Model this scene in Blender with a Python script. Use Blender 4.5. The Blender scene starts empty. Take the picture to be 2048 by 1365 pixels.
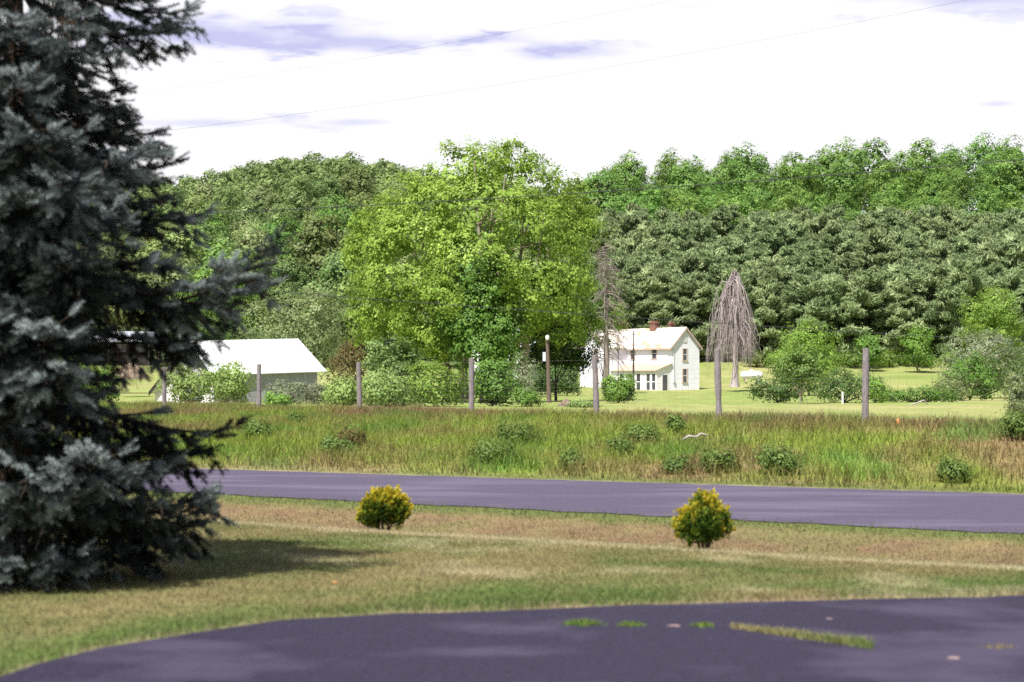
import bpy, math, random
import numpy as np
from math import radians as R

C = bpy.context.scene.collection
SC = bpy.context.scene
F, YH = 3600.0, 760.0            # focal length and horizon of the photograph, in its own pixels
rng = np.random.default_rng(7)

# ------------------------------------------------------------------ helpers
def lerp(a, b, t): return a + (b - a) * t
def sstep(a, b, x):
    t = np.clip((np.asarray(x, float) - a) / (b - a), 0, 1)
    return t * t * (3 - 2 * t)
def nrm(v): return v / np.maximum(np.linalg.norm(v, axis=-1, keepdims=True), 1e-9)

def hash2(i, j, s):
    n = (i.astype(np.int64) * 374761393 + j.astype(np.int64) * 668265263 + s * 1442695041) & 0xFFFFFFFF
    n = ((n ^ (n >> 13)) * 1274126177) & 0xFFFFFFFF
    return ((n ^ (n >> 16)) & 0xFFFF) / 65535.0
def vnoise(x, y, s=0):
    x = np.asarray(x, float); y = np.asarray(y, float)
    i = np.floor(x); j = np.floor(y); fx = x - i; fy = y - j
    fx = fx * fx * (3 - 2 * fx); fy = fy * fy * (3 - 2 * fy)
    a = hash2(i, j, s); b = hash2(i + 1, j, s); c = hash2(i, j + 1, s); d = hash2(i + 1, j + 1, s)
    return (a * (1 - fx) + b * fx) * (1 - fy) + (c * (1 - fx) + d * fx) * fy
def fbm(x, y, s=0, o=4):
    v = 0; a = .5; t = 0
    for k in range(o):
        v = v + a * vnoise(x * 2 ** k, y * 2 ** k, s + k * 17); t += a; a *= .5
    return v / t

def mesh(name, V, faces, mat, parent=None, col=None, tint=None, smooth=True, loc=None):
    """faces: list of int arrays (N,k) of any k, linked as ONE mesh object"""
    me = bpy.data.meshes.new(name)
    V = np.asarray(V, np.float32)
    if not isinstance(faces, list): faces = [faces]
    faces = [np.asarray(f, np.int32) for f in faces if len(f)]
    me.vertices.add(len(V)); me.vertices.foreach_set('co', V.ravel())
    loops = np.concatenate([f.ravel() for f in faces])
    tot = np.concatenate([np.full(len(f), f.shape[1], np.int32) for f in faces])
    st = np.concatenate([[0], np.cumsum(tot)[:-1]]).astype(np.int32)
    me.loops.add(len(loops)); me.loops.foreach_set('vertex_index', loops)
    me.polygons.add(len(tot)); me.polygons.foreach_set('loop_start', st); me.polygons.foreach_set('loop_total', tot)
    me.polygons.foreach_set('use_smooth', np.full(len(tot), bool(smooth)))
    if col is not None:
        a = me.attributes.new('col', 'FLOAT_COLOR', 'POINT')
        c = np.ones((len(V), 4), np.float32); c[:, :3] = col; a.data.foreach_set('color', c.ravel())
    if tint is not None:
        a = me.attributes.new('tint', 'FLOAT', 'POINT'); a.data.foreach_set('value', np.asarray(tint, np.float32))
    me.update(calc_edges=True)
    me.materials.append(mat)
    o = bpy.data.objects.new(name, me); C.objects.link(o)
    if parent: o.parent = parent
    if loc is not None: o.location = loc
    return o

def tag(o, label=None, cat=None, group=None, kind=None):
    if label: o['label'] = label
    if cat: o['category'] = cat
    if group: o['group'] = group
    if kind: o['kind'] = kind
    return o
def empty(name, loc, rz=0):
    o = bpy.data.objects.new(name, None); C.objects.link(o); o.location = loc; o.rotation_euler = (0, 0, rz)
    o.empty_display_size = .3
    return o
def copy_tree(root):
    r = root.copy(); C.objects.link(r)
    for ch in root.children:
        c = ch.copy(); C.objects.link(c); c.parent = r
        for g in ch.children:
            d = g.copy(); C.objects.link(d); d.parent = c
    return r

class MB:
    def __init__(s): s.v = []; s.f = {}; s.n = 0
    def add(s, V, faces):
        for f in faces: s.f.setdefault(len(f), []).append([i + s.n for i in f])
        s.v.extend([tuple(p) for p in V]); s.n += len(V)
    def box(s, x0, x1, y0, y1, z0, z1):
        s.add([(x0,y0,z0),(x1,y0,z0),(x1,y1,z0),(x0,y1,z0),(x0,y0,z1),(x1,y0,z1),(x1,y1,z1),(x0,y1,z1)],
              [(0,3,2,1),(4,5,6,7),(0,1,5,4),(1,2,6,5),(2,3,7,6),(3,0,4,7)])
    def slab(s, P, t):
        """thick sheet: polygon P (counter-clockwise seen from outside) and offset vector t"""
        n = len(P); P = [np.array(p, float) for p in P]; Q = [p + np.array(t, float) for p in P]
        s.add(P + Q, [tuple(range(n - 1, -1, -1)), tuple(range(n, 2 * n))] + [(i, (i + 1) % n, n + (i + 1) % n, n + i) for i in range(n)])
    def tube(s, P, r, k=6):
        V, Fq = tube(np.array(P, float), np.array(r, float) if np.ndim(r) else np.full(len(P), r), k)
        s.add(V, [tuple(f) for f in Fq])
        n = len(V); s.add([P[-1]], []);
        for i in range(k): s.f.setdefault(3, []).append([s.n - 1 - k + i, s.n - 1 - k + (i + 1) % k, s.n - 1])
    def build(s, name, mat, parent=None, smooth=False):
        return mesh(name, s.v, [np.array(f) for f in s.f.values()], mat, parent, smooth=smooth)

def tube(P, r, k=6):
    P = np.asarray(P, float); n = len(P); r = np.full(n, float(r)) if np.ndim(r) == 0 else np.asarray(r, float)
    T = nrm(np.gradient(P, axis=0))
    ref = np.array([0, 0, 1.0]) if abs(T[:, 2]).mean() < .8 else np.array([1.0, 0, 0])
    A = nrm(np.cross(T, ref)); B = np.cross(T, A)
    an = np.linspace(0, 2 * np.pi, k, endpoint=False)
    V = P[:, None] + r[:, None, None] * (np.cos(an)[None, :, None] * A[:, None] + np.sin(an)[None, :, None] * B[:, None])
    i = np.arange(n - 1)[:, None] * k + np.arange(k)[None]
    j = np.arange(n - 1)[:, None] * k + (np.arange(k)[None] + 1) % k
    return V.reshape(-1, 3), np.stack([i, j, j + k, i + k], -1).reshape(-1, 4)

def tubes(lines, name, mat, parent=None, k=5, tint=None):
    VV = []; FF = []; n = 0
    for P, r in lines:
        P = np.asarray(P, float); r = np.full(len(P), r) if np.ndim(r) == 0 else np.asarray(r, float)
        V, f = tube(P, r, k); VV.append(V); FF.append(f + n); n += len(V)
    return mesh(name, np.concatenate(VV), np.concatenate(FF), mat, parent, smooth=True)

# ------------------------------------------------------------------ materials
def newmat(name):
    m = bpy.data.materials.new(name); m.use_nodes = True
    nt = m.node_tree; nt.nodes.clear()
    out = nt.nodes.new('ShaderNodeOutputMaterial')
    return m, nt, out
def leafmat(name, dark, mid, light, trans=.35, objvar=.25, rough=.55, spec=.25):
    m, nt, out = newmat(name); N = nt.nodes.new; L = nt.links.new
    at = N('ShaderNodeAttribute'); at.attribute_name = 'tint'
    oi = N('ShaderNodeObjectInfo')
    rp = N('ShaderNodeValToRGB'); e = rp.color_ramp.elements
    e[0].color = (*dark, 1); e[1].color = (*light, 1); q = e.new(.5); q.color = (*mid, 1)
    L(at.outputs['Fac'], rp.inputs['Fac'])
    hs = N('ShaderNodeHueSaturation')
    mr = N('ShaderNodeMapRange'); mr.inputs['To Min'].default_value = 1 - objvar; mr.inputs['To Max'].default_value = 1 + objvar
    L(oi.outputs['Random'], mr.inputs['Value']); L(mr.outputs[0], hs.inputs['Value'])
    mh = N('ShaderNodeMath'); mh.operation = 'MULTIPLY'; mh.inputs[1].default_value = 7.31; L(oi.outputs['Random'], mh.inputs[0])
    fr = N('ShaderNodeMath'); fr.operation = 'FRACT'; L(mh.outputs[0], fr.inputs[0])
    m2 = N('ShaderNodeMapRange'); m2.inputs['To Min'].default_value = .5 - .035 * objvar / .25; m2.inputs['To Max'].default_value = .5 + .006 * objvar / .25
    L(fr.outputs[0], m2.inputs['Value']); L(m2.outputs[0], hs.inputs['Hue'])
    L(rp.outputs['Color'], hs.inputs['Color'])
    p = N('ShaderNodeBsdfPrincipled'); p.inputs['Roughness'].default_value = rough; p.inputs['Specular IOR Level'].default_value = spec
    L(hs.outputs['Color'], p.inputs['Base Color'])
    t = N('ShaderNodeBsdfTranslucent'); h2 = N('ShaderNodeHueSaturation'); h2.inputs['Value'].default_value = 1.25; h2.inputs['Hue'].default_value = .49
    L(hs.outputs['Color'], h2.inputs['Color']); L(h2.outputs['Color'], t.inputs['Color'])
    mx = N('ShaderNodeMixShader'); mx.inputs[0].default_value = trans
    L(p.outputs[0], mx.inputs[1]); L(t.outputs[0], mx.inputs[2]); L(mx.outputs[0], out.inputs['Surface'])
    return m
def surf(name, c1, c2, scale=4, rough=.8, spec=.3, stretch=(1, 1, 1), bump=.2, detail=6, metal=0, c3=None, s3=.6, p3=.62, coord='Object'):
    m, nt, out = newmat(name); N = nt.nodes.new; L = nt.links.new
    tc = N('ShaderNodeTexCoord'); mp = N('ShaderNodeMapping'); mp.inputs['Scale'].default_value = stretch
    L(tc.outputs[coord], mp.inputs['Vector'])
    no = N('ShaderNodeTexNoise'); no.inputs['Scale'].default_value = scale; no.inputs['Detail'].default_value = detail; no.inputs['Roughness'].default_value = .65
    L(mp.outputs[0], no.inputs['Vector'])
    rp = N('ShaderNodeValToRGB'); e = rp.color_ramp.elements
    e[0].position = .32; e[1].position = .68; e[0].color = (*c1, 1); e[1].color = (*c2, 1)
    L(no.outputs['Fac'], rp.inputs['Fac'])
    colr = rp.outputs['Color']
    if c3:
        n3 = N('ShaderNodeTexNoise'); n3.inputs['Scale'].default_value = s3; n3.inputs['Detail'].default_value = 5; L(mp.outputs[0], n3.inputs['Vector'])
        r3 = N('ShaderNodeMapRange'); r3.inputs['From Min'].default_value = p3; r3.inputs['From Max'].default_value = p3 + .12; L(n3.outputs['Fac'], r3.inputs['Value'])
        mx = N('ShaderNodeMix'); mx.data_type = 'RGBA'; L(r3.outputs[0], mx.inputs['Factor']); L(colr, mx.inputs['A']); mx.inputs['B'].default_value = (*c3, 1)
        colr = mx.outputs['Result']
    p = N('ShaderNodeBsdfPrincipled'); p.inputs['Roughness'].default_value = rough; p.inputs['Specular IOR Level'].default_value = spec; p.inputs['Metallic'].default_value = metal
    L(colr, p.inputs['Base Color'])
    if bump:
        b = N('ShaderNodeBump'); b.inputs['Strength'].default_value = bump; b.inputs['Distance'].default_value = .02
        L(no.outputs['Fac'], b.inputs['Height']); L(b.outputs[0], p.inputs['Normal'])
    L(p.outputs[0], out.inputs['Surface'])
    return m
def clapboard(name, base, dirt, pitch=.13):
    m, nt, out = newmat(name); N = nt.nodes.new; L = nt.links.new
    tc = N('ShaderNodeTexCoord'); sx = N('ShaderNodeSeparateXYZ'); L(tc.outputs['Object'], sx.inputs[0])
    d = N('ShaderNodeMath'); d.operation = 'DIVIDE'; d.inputs[1].default_value = pitch; L(sx.outputs['Z'], d.inputs[0])
    fr = N('ShaderNodeMath'); fr.operation = 'FRACT'; L(d.outputs[0], fr.inputs[0])
    no = N('ShaderNodeTexNoise'); no.inputs['Scale'].default_value = .9; no.inputs['Detail'].default_value = 6; L(tc.outputs['Object'], no.inputs['Vector'])
    rp = N('ShaderNodeValToRGB'); e = rp.color_ramp.elements; e[0].position = .35; e[1].position = .65; e[0].color = (*dirt, 1); e[1].color = (*base, 1)
    L(no.outputs['Fac'], rp.inputs['Fac'])
    p = N('ShaderNodeBsdfPrincipled'); p.inputs['Roughness'].default_value = .7; L(rp.outputs['Color'], p.inputs['Base Color'])
    L(p.outputs[0], out.inputs['Surface'])
    return m
def groundmat(name, bump=.5, bscale=18):
    m, nt, out = newmat(name); N = nt.nodes.new; L = nt.links.new
    at = N('ShaderNodeAttribute'); at.attribute_name = 'col'
    tc = N('ShaderNodeTexCoord'); no = N('ShaderNodeTexNoise'); no.inputs['Scale'].default_value = bscale; no.inputs['Detail'].default_value = 8; no.inputs['Roughness'].default_value = .75
    L(tc.outputs['Object'], no.inputs['Vector'])
    mr = N('ShaderNodeMapRange'); mr.inputs['To Min'].default_value = .6; mr.inputs['To Max'].default_value = 1.4; mr.inputs['From Min'].default_value = .3; mr.inputs['From Max'].default_value = .7
    L(no.outputs['Fac'], mr.inputs['Value'])
    hs = N('ShaderNodeHueSaturation'); L(at.outputs['Color'], hs.inputs['Color']); L(mr.outputs[0], hs.inputs['Value'])
    p = N('ShaderNodeBsdfPrincipled'); p.inputs['Roughness'].default_value = .95; p.inputs['Specular IOR Level'].default_value = .1
    L(hs.outputs['Color'], p.inputs['Base Color'])
    b = N('ShaderNodeBump'); b.inputs['Strength'].default_value = bump; b.inputs['Distance'].default_value = .04
    L(no.outputs['Fac'], b.inputs['Height']); L(b.outputs[0], p.inputs['Normal']); L(p.outputs[0], out.inputs['Surface'])
    return m
def blademat(name, trans=.35):
    m, nt, out = newmat(name); N = nt.nodes.new; L = nt.links.new
    at = N('ShaderNodeAttribute'); at.attribute_name = 'col'
    p = N('ShaderNodeBsdfPrincipled'); p.inputs['Roughness'].default_value = .6; p.inputs['Specular IOR Level'].default_value = .2
    t = N('ShaderNodeBsdfTranslucent'); L(at.outputs['Color'], p.inputs['Base Color']); L(at.outputs['Color'], t.inputs['Color'])
    mx = N('ShaderNodeMixShader'); mx.inputs[0].default_value = trans
    L(p.outputs[0], mx.inputs[1]); L(t.outputs[0], mx.inputs[2]); L(mx.outputs[0], out.inputs['Surface'])
    return m

M = {}
M['maple']   = leafmat('yellow_green_leaves', (.085,.15,.024), (.215,.34,.05), (.45,.60,.14), .38, .06)
M['ivy']     = leafmat('ivy_leaves', (.05,.115,.018), (.11,.225,.035), (.22,.36,.07), .3, .05)
M['hill']    = leafmat('hill_leaves', (.055,.105,.032), (.135,.215,.06), (.27,.36,.12), .22, .3)
M['hillfar'] = leafmat('far_hill_leaves', (.075,.125,.045), (.165,.235,.075), (.28,.36,.13), .22, .10)
M['ridge']   = leafmat('ridge_leaves', (.045,.11,.022), (.125,.245,.045), (.27,.42,.10), .25, .14)
M['pine']    = leafmat('pine_needles', (.085,.13,.055), (.215,.29,.125), (.37,.45,.225), .25, .12)
M['bright']  = leafmat('bright_shrub_leaves', (.08,.17,.03), (.17,.30,.05), (.30,.44,.10), .4, .12)
M['pale']    = leafmat('pale_willow_leaves', (.12,.20,.05), (.22,.33,.09), (.36,.47,.18), .35, .12)
M['grey']    = leafmat('grey_green_leaves', (.12,.15,.085), (.21,.24,.14), (.33,.35,.23), .3, .12)
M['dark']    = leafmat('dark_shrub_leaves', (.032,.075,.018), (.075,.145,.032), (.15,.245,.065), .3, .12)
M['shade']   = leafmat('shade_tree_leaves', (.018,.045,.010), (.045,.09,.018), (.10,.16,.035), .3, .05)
M['olive']   = leafmat('olive_tree_leaves', (.10,.14,.055), (.20,.25,.10), (.31,.36,.17), .3, .08)
M['rust']    = leafmat('reddish_brown_leaves', (.08,.055,.02), (.13,.10,.03), (.13,.16,.045), .25, .05)
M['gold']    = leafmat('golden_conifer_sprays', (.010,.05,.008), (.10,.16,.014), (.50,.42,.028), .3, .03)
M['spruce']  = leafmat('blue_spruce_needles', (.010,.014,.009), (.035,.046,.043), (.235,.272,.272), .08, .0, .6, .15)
M['weed']    = leafmat('weed_leaves', (.05,.10,.02), (.11,.18,.036), (.20,.29,.075), .3, .10)
M['bark']    = surf('dark_bark', (.025,.02,.017), (.075,.06,.05), 6, .9, .1, (3, 3, .6), .6)
M['palebark']= surf('pale_bark', (.20,.16,.13), (.42,.36,.31), 5, .9, .1, (3, 3, .6), .5)
M['deadwood']= surf('silvery_dead_wood', (.25,.20,.20), (.50,.43,.44), 5, .9, .1, (3, 3, .6), .3)
M['polewood'] = surf('brown_pole_wood', (.085,.06,.05), (.19,.14,.115), 6, .9, .1, (4, 4, .5), .4)
M['greytwig'] = surf('grey_dead_conifer_wood', (.16,.125,.115), (.34,.28,.26), 6, .9, .1, (3, 3, .6), .3)
M['twig']    = surf('brown_dead_twigs', (.10,.055,.035), (.22,.13,.085), 8, .9, .1, bump=0)
M['post']    = surf('weathered_post_wood', (.13,.11,.115), (.30,.265,.27), 9, .9, .1, (4, 4, .5), .5)
M['wire']    = surf('dark_wire', (.02,.02,.022), (.04,.04,.045), 3, .6, .3, bump=0)
M['fencewire'] = surf('galvanised_wire', (.22,.20,.18), (.35,.32,.30), 3, .5, .4, bump=0, metal=.4)
M['road']    = surf('worn_road_asphalt', (.052,.043,.072), (.090,.076,.114), 38, .9, .15, (.35, 1.6, 1), .35, c3=(.100,.086,.124), s3=.6, p3=.50)
M['drive']   = surf('dark_driveway_asphalt', (.013,.0105,.022), (.034,.027,.053), 30, .85, .15, (1, 1, 1), .5, c3=(.048,.040,.068), s3=.7, p3=.50)
M['clap']    = clapboard('white_clapboard', (.82,.81,.90), (.76,.75,.84))
M['trim']    = surf('tan_trim_paint', (.42,.30,.24), (.55,.42,.35), 3, .7, .3, bump=.05)
M['white']   = surf('white_trim_paint', (.74,.72,.74), (.82,.80,.82), 3, .6, .3, bump=.05)
M['roof']    = surf('cream_metal_roof', (.58,.53,.48), (.68,.64,.60), 1.2, .5, .3, (1, 1, 1), .06, c3=(.42,.30,.20), s3=.5, p3=.55)
M['porchroof'] = surf('tan_porch_roof', (.34,.26,.19), (.48,.40,.32), 2.0, .6, .3, (1, 1, 1), .06)
M['brick']   = surf('chimney_brick', (.13,.06,.042), (.27,.15,.12), 14, .9, .1, (1, 1, 4), .4)
M['glass']   = surf('dark_window_glass', (.035,.035,.045), (.09,.09,.11), 1.5, .12, .6, bump=0)
M['stone']   = surf('foundation_stone', (.40,.33,.27), (.55,.47,.40), 4, .9, .1, bump=.5)
M['tin']     = surf('bright_tin_roof', (.74,.74,.77), (.84,.84,.86), .8, .4, .4, (1, 1, 1), .04, c3=(.52,.38,.30), s3=.33, p3=.64)
M['barnwall']= surf('whitewashed_barn_boards', (.52,.49,.52), (.80,.78,.82), 2.5, .85, .1, (5, 5, .35), .3)
M['barngrey']= surf('grey_barn_boards', (.26,.24,.28), (.46,.44,.50), 2.5, .85, .1, (5, 5, .35), .3)
M['darkboard'] = surf('dark_shed_boards', (.022,.018,.018), (.06,.05,.05), 3, .9, .1, (5, 5, .4), .3)
M['greytin'] = surf('grey_tin_roof', (.42,.45,.52), (.58,.61,.68), 1.2, .5, .4, bump=.05)
M['tank']    = surf('white_tank_paint', (.70,.70,.74), (.80,.80,.83), 2, .4, .4, bump=.03)
M['dirt']    = surf('tan_dirt', (.42,.31,.20), (.58,.46,.32), 5, .95, .1, bump=.4)
M['hay']     = surf('weathered_brush', (.16,.115,.085), (.36,.28,.22), 9, .95, .1, (1, 1, .3), .6)
M['red']     = surf('faded_red_paint', (.30,.03,.03), (.42,.06,.05), 4, .7, .2, bump=.1)
M['stonepink'] = surf('pink_pebble', (.19,.13,.125), (.30,.21,.20), 9, .9, .1, bump=.2)
M['leafdry'] = surf('dry_orange_leaf', (.45,.18,.07), (.60,.32,.14), 12, .8, .1, bump=.1)
M['ground']  = groundmat('grass_ground')
M['field']   = groundmat('field_ground', .4, 3.5)
M['blade']   = blademat('grass_blades')

# ------------------------------------------------------------------ the lie of the land (camera at the origin, metres)
def y_near(x):  return 32.85 - .40 * np.clip(x, -60, 40)
def y_far(x):   return 39.84 - .375 * np.clip(x, -60, 40)
def z_near(x):  return -2.324 - .021 * np.clip(x, -40, 30)
def z_far(x):   return -2.196 - .0102 * np.clip(x, -40, 30)
def y_crest(x): return 23.8 - .665 * np.clip(x, -9, 9) - .40 * (np.clip(x, -60, 40) - np.clip(x, -9, 9))
def y_fence(x): return 63.87 - 1.287 * np.clip(x, -19, 14)
DL = np.array([110, 150, 200, 235, 300, 400, 550, 700, 800, 900, 1300])
ZL = np.array([-1.5, -1.9, -1.4, -.4, 4.5, 17, 42, 69, 88, 93, 75])
DR = np.array([110, 150, 200, 212, 240, 255, 270, 300, 345, 385, 430, 480, 550, 700, 1300])
ZR = np.array([-1.5, -1.7, -1.45, -1.1, .6, 1.6, 3.8, 10.2, 19.6, 27.5, 34.5, 39, 42, 50, 45])
def far_z(x, y):
    px = np.clip(1024 + F * x / np.maximum(y, 60), -400, 2500)
    t = sstep(950, 1260, px)
    zl = np.interp(y, DL, ZL); zl = np.where(zl > 0, zl * (1 - .13 * sstep(620, 300, px)), zl)
    zl = np.where(zl > 0, zl * (1 - .10 * sstep(700, 900, px)), zl)
    zr = np.interp(y, DR, ZR) + (px - 1250) / 800 * 6.0 * sstep(360, 470, y)
    return lerp(zl, zr, t)
def h0(x, y):
    x = np.asarray(x, float); y = np.asarray(y, float)
    x, y = np.broadcast_arrays(x, y)
    yc, yn, yf, yw = y_crest(x), y_near(x), y_far(x), y_fence(x)
    zn, zf = z_near(x), z_far(x)
    one = np.ones_like(x)
    Ys = [-80 * one, 0 * one, 15 * one, yc - 1.2, yc, lerp(yc, yn, .42), yn - 1.0, yn - .25, yn, yf, yf + 1.0, yw - 2.5, yw + 1.5, yw + 12, 116 * one]
    zb = -1.28 + .002 * x
    Zs = [-1.6 * one, -1.6 * one, -1.87 * one, -2.03 * one, -2.07 * one, -2.78 * one, zn - .22, zn - .05, zn, zf, zf + .03, zb, zb - .02, -1.5 * one, far_z(x, 116 * one)]
    z = np.where(y <= Ys[0], -1.6, far_z(x, y))
    for i in range(len(Ys) - 1):
        d = np.maximum(Ys[i + 1] - Ys[i], .01); t = (y - Ys[i]) / d
        z = np.where((t >= 0) & (t < 1), lerp(Zs[i], Zs[i + 1], np.clip(t, 0, 1)), z)
    return z
def h(x, y):
    x = np.asarray(x, float); y = np.asarray(y, float)
    d = .35 + .012 * np.clip(y, 0, 400)
    z = (h0(x, y - d) + 2 * h0(x, y) + h0(x, y + d)) / 4
    rough = .05 * (fbm(x * .5, y * .5, 3) - .5) + .10 * (fbm(x * .17, y * .17, 5) - .5) * sstep(45, 60, y)
    onroad = sstep(-1.0, .0, y - y_near(x)) * sstep(1.0, .0, y - y_far(x))
    near = sstep(18, 13, y) * 0.7
    return z + rough * (1 - onroad) * (1 - near)
def at(px, py, D): return np.array([(px - 1024) / F * D, D, (YH - py) / F * D])
def X_at(px, D): return (px - 1024) / F * D

# edge of the driveway: points of the photograph laid on the sloping lawn
EDGE = [(-500, 1480), (-200, 1415), (0, 1358), (60, 1336), (200, 1300), (400, 1265), (560, 1244), (800, 1228), (1000, 1224), (1200, 1214), (1500, 1206), (1800, 1198), (2048, 1189), (2300, 1180), (2700, 1166)]
ED = []
for px, py in EDGE:
    D = 5760 / ((py - YH) - 64.8); ED.append((X_at(px, D), D))
ED = np.array(ED)
def y_drive(x): return np.interp(x, ED[:, 0], ED[:, 1], left=6.0) + .10 * (fbm(np.asarray(x) * 2.2, np.asarray(x) * 0, 9) - .5)

GREEN, TAN, BROWN, PALE, LUSH = [np.array(c) for c in ((.092,.128,.034), (.188,.160,.072), (.165,.112,.062), (.42,.36,.23), (.11,.20,.035))]
def mixc(a, b, t): return a + (b - a) * np.asarray(t)[..., None]
def lawn_col(x, y):
    n1 = fbm(x * .45, y * .32, 21); n2 = fbm(x * 1.9, y * 1.3, 22); n3 = fbm(x * 7, y * 7, 23, 2)
    yd, yc, yn = y_drive(x), y_crest(x), y_near(x)
    dry = np.clip(.55 + 2.4 * (n1 - .5) + 1.3 * (n2 - .5), 0, 1)
    edge = sstep(2.3, .3, np.abs(y - yd - .9)) * sstep(.38, .6, n2 + .12)
    dry = np.clip(dry - .75 * edge, 0, 1)
    c = mixc(GREEN[None] * np.ones((*np.shape(x), 3)), TAN, dry)
    c = mixc(c, PALE, sstep(.9, .1, np.abs(y - yc + .55)) * .75)
    c = mixc(c, PALE, sstep(.60, .72, fbm(x * .8 + 5, y * .55, 31)) * .35)
    d = sstep(0.1, .8, y - yc)
    dc = mixc(BROWN[None] * np.ones((*np.shape(x), 3)), TAN, np.clip(1.8 * (n2 - .36), 0, 1)); dc = mixc(dc, GREEN, sstep(.50, .66, fbm(x * .6, y * .8, 41)) * .28)
    c = mixc(c, dc, d)
    c = mixc(c, GREEN * .95, sstep(.95, .25, (yn - y) + .7 * (n2 - .5)) * .8 * d)
    dirt = sstep(.28, .05, np.abs(y - yd) + .28 * (n2 - .45)); c = mixc(c, np.array([.34,.26,.17]), dirt * .7)
    return c * (.8 + .4 * n3)[..., None]
def bank_col(x, y):
    n1 = fbm(x * .22, y * .15, 51); n2 = fbm(x * .8, y * .5, 52); n3 = fbm(x * 3, y * 3, 53, 2)
    t = np.clip((y - y_far(x)) / np.maximum(y_fence(x) - y_far(x), 1), 0, 1.3)
    right = sstep(-6, 7, x)
    br = np.clip(.33 + .20 * right + 2.6 * (n1 - .5) + 1.6 * (n2 - .5) + .65 * (t - .35), 0, 1)
    yg = np.array([.175,.225,.036]); rb = np.array([.20,.145,.07])
    c = mixc(yg[None] * np.ones((*np.shape(x), 3)), rb, br)
    c = mixc(c, np.array([.09,.19,.03]), sstep(.56, .7, fbm(x * .5, y * .4, 55)) * .7)
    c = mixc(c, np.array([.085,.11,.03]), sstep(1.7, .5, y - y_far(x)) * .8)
    c = mixc(c, np.array([.30,.235,.13]), sstep(.12, .0, t) * sstep(2, -8, x) * .5)
    c = mixc(c, np.array([.33,.26,.17]), sstep(.30, .05, y - y_far(x) + .3 * (n2 - .5)) * .8)
    return c * (.75 + .5 * n3)[..., None]
def field_col(x, y):
    n1 = fbm(x * .08, y * .03, 61); n2 = fbm(x * .4, y * .15, 62)
    a = np.array([.195,.235,.066]); b = np.array([.285,.265,.115]); g = np.array([.12,.21,.035])
    c = mixc(a[None] * np.ones((*np.shape(x), 3)), b, np.clip(2.2 * (n1 - .35), 0, 1)); c = mixc(c, g, np.clip(2.4 * (n2 - .48), 0, 1) * .6)
    c = mixc(c, np.array([.07,.10,.035]), sstep(255, 285, y))
    return c * (.85 + .3 * fbm(x * 2, y, 63, 2))[..., None]
def ground_col(x, y):
    rm = (y_near(x) + y_far(x)) / 2; yb = y_fence(x) + 5
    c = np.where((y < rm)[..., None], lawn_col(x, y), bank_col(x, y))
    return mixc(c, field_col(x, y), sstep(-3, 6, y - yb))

def spaced(segs):
    out = []
    for a, b, s in segs: out.append(np.arange(a, b, s))
    return np.concatenate(out)
gx = spaced([(-1000, -160, 40), (-160, -40, 6), (-40, -14, 1), (-14, 14, .22), (14, 40, 1), (40, 160, 6), (160, 1001, 40)])
gy = spaced([(-80, 6, 4), (6, 50, .2), (50, 100, .7), (100, 262, 3), (262, 1320, 16)])
GX, GY = np.meshgrid(gx, gy)
GZ = h(GX, GY)
inroad = sstep(.15, .6, GY - y_near(GX)) * sstep(-.15, -.6, GY - y_far(GX))
indrv = sstep(-.1, -.5, GY - y_drive(GX)) * (GY > -60)
GZ = GZ - .10 * np.maximum(inroad, indrv)
GC = ground_col(GX, GY)
V = np.stack([GX, GY, GZ], -1).reshape(-1, 3); GCf = GC.reshape(-1, 3)
ny, nx = GX.shape
I = (np.arange(ny - 1)[:, None] * nx + np.arange(nx - 1)[None]).ravel()
Q = np.stack([I, I + 1, I + nx + 1, I + nx], -1)
cen = V[Q].mean(1)
rm = (y_near(cen[:, 0]) + y_far(cen[:, 0])) / 2; yb = y_fence(cen[:, 0]) + 3
zone = np.where(cen[:, 1] < rm, 0, np.where(cen[:, 1] < yb, 1, np.where(cen[:, 1] < 258, 2, 3)))
for k, (nm, mt) in enumerate((('lawn', 'ground'), ('roadside_bank', 'ground'), ('field', 'field'), ('hillside', 'field'))):
    q = Q[zone == k]; u, inv = np.unique(q, return_inverse=True)
    o = mesh(nm, V[u], inv.reshape(-1, 4), M[mt], col=GCf[u], smooth=True); tag(o, kind='structure')

def strip(name, ya, yb_, xs, nv, lift, mat, wob=0):
    t = np.linspace(0, 1, nv)
    a = ya(xs); b = yb_(xs)
    if wob:
        a = a + wob * (fbm(xs * 3, xs * 0, 71) - .5); b = b + wob * (fbm(xs * 3, xs * 0 + 9, 72) - .5)
    Y = a[None] + (b - a)[None] * t[:, None]; Xg = np.repeat(xs[None], nv, 0)
    Z = h(Xg, Y) + lift
    Vv = np.stack([Xg, Y, Z], -1).reshape(-1, 3); n = len(xs)
    i = (np.arange(nv - 1)[:, None] * n + np.arange(n - 1)[None]).ravel()
    o = mesh(name, Vv, np.stack([i, i + 1, i + n + 1, i + n], -1), mat, smooth=True)
    return tag(o, kind='structure')
strip('road', y_near, y_far, spaced([(-60, -14, 1), (-14, 14, .12), (14, 40.1, 1)]), 16, .012, M['road'], .22)
strip('driveway', lambda x: np.full_like(x, -20.), y_drive, spaced([(-9, 12, .06)]), 90, .012, M['drive'], .12)

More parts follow.
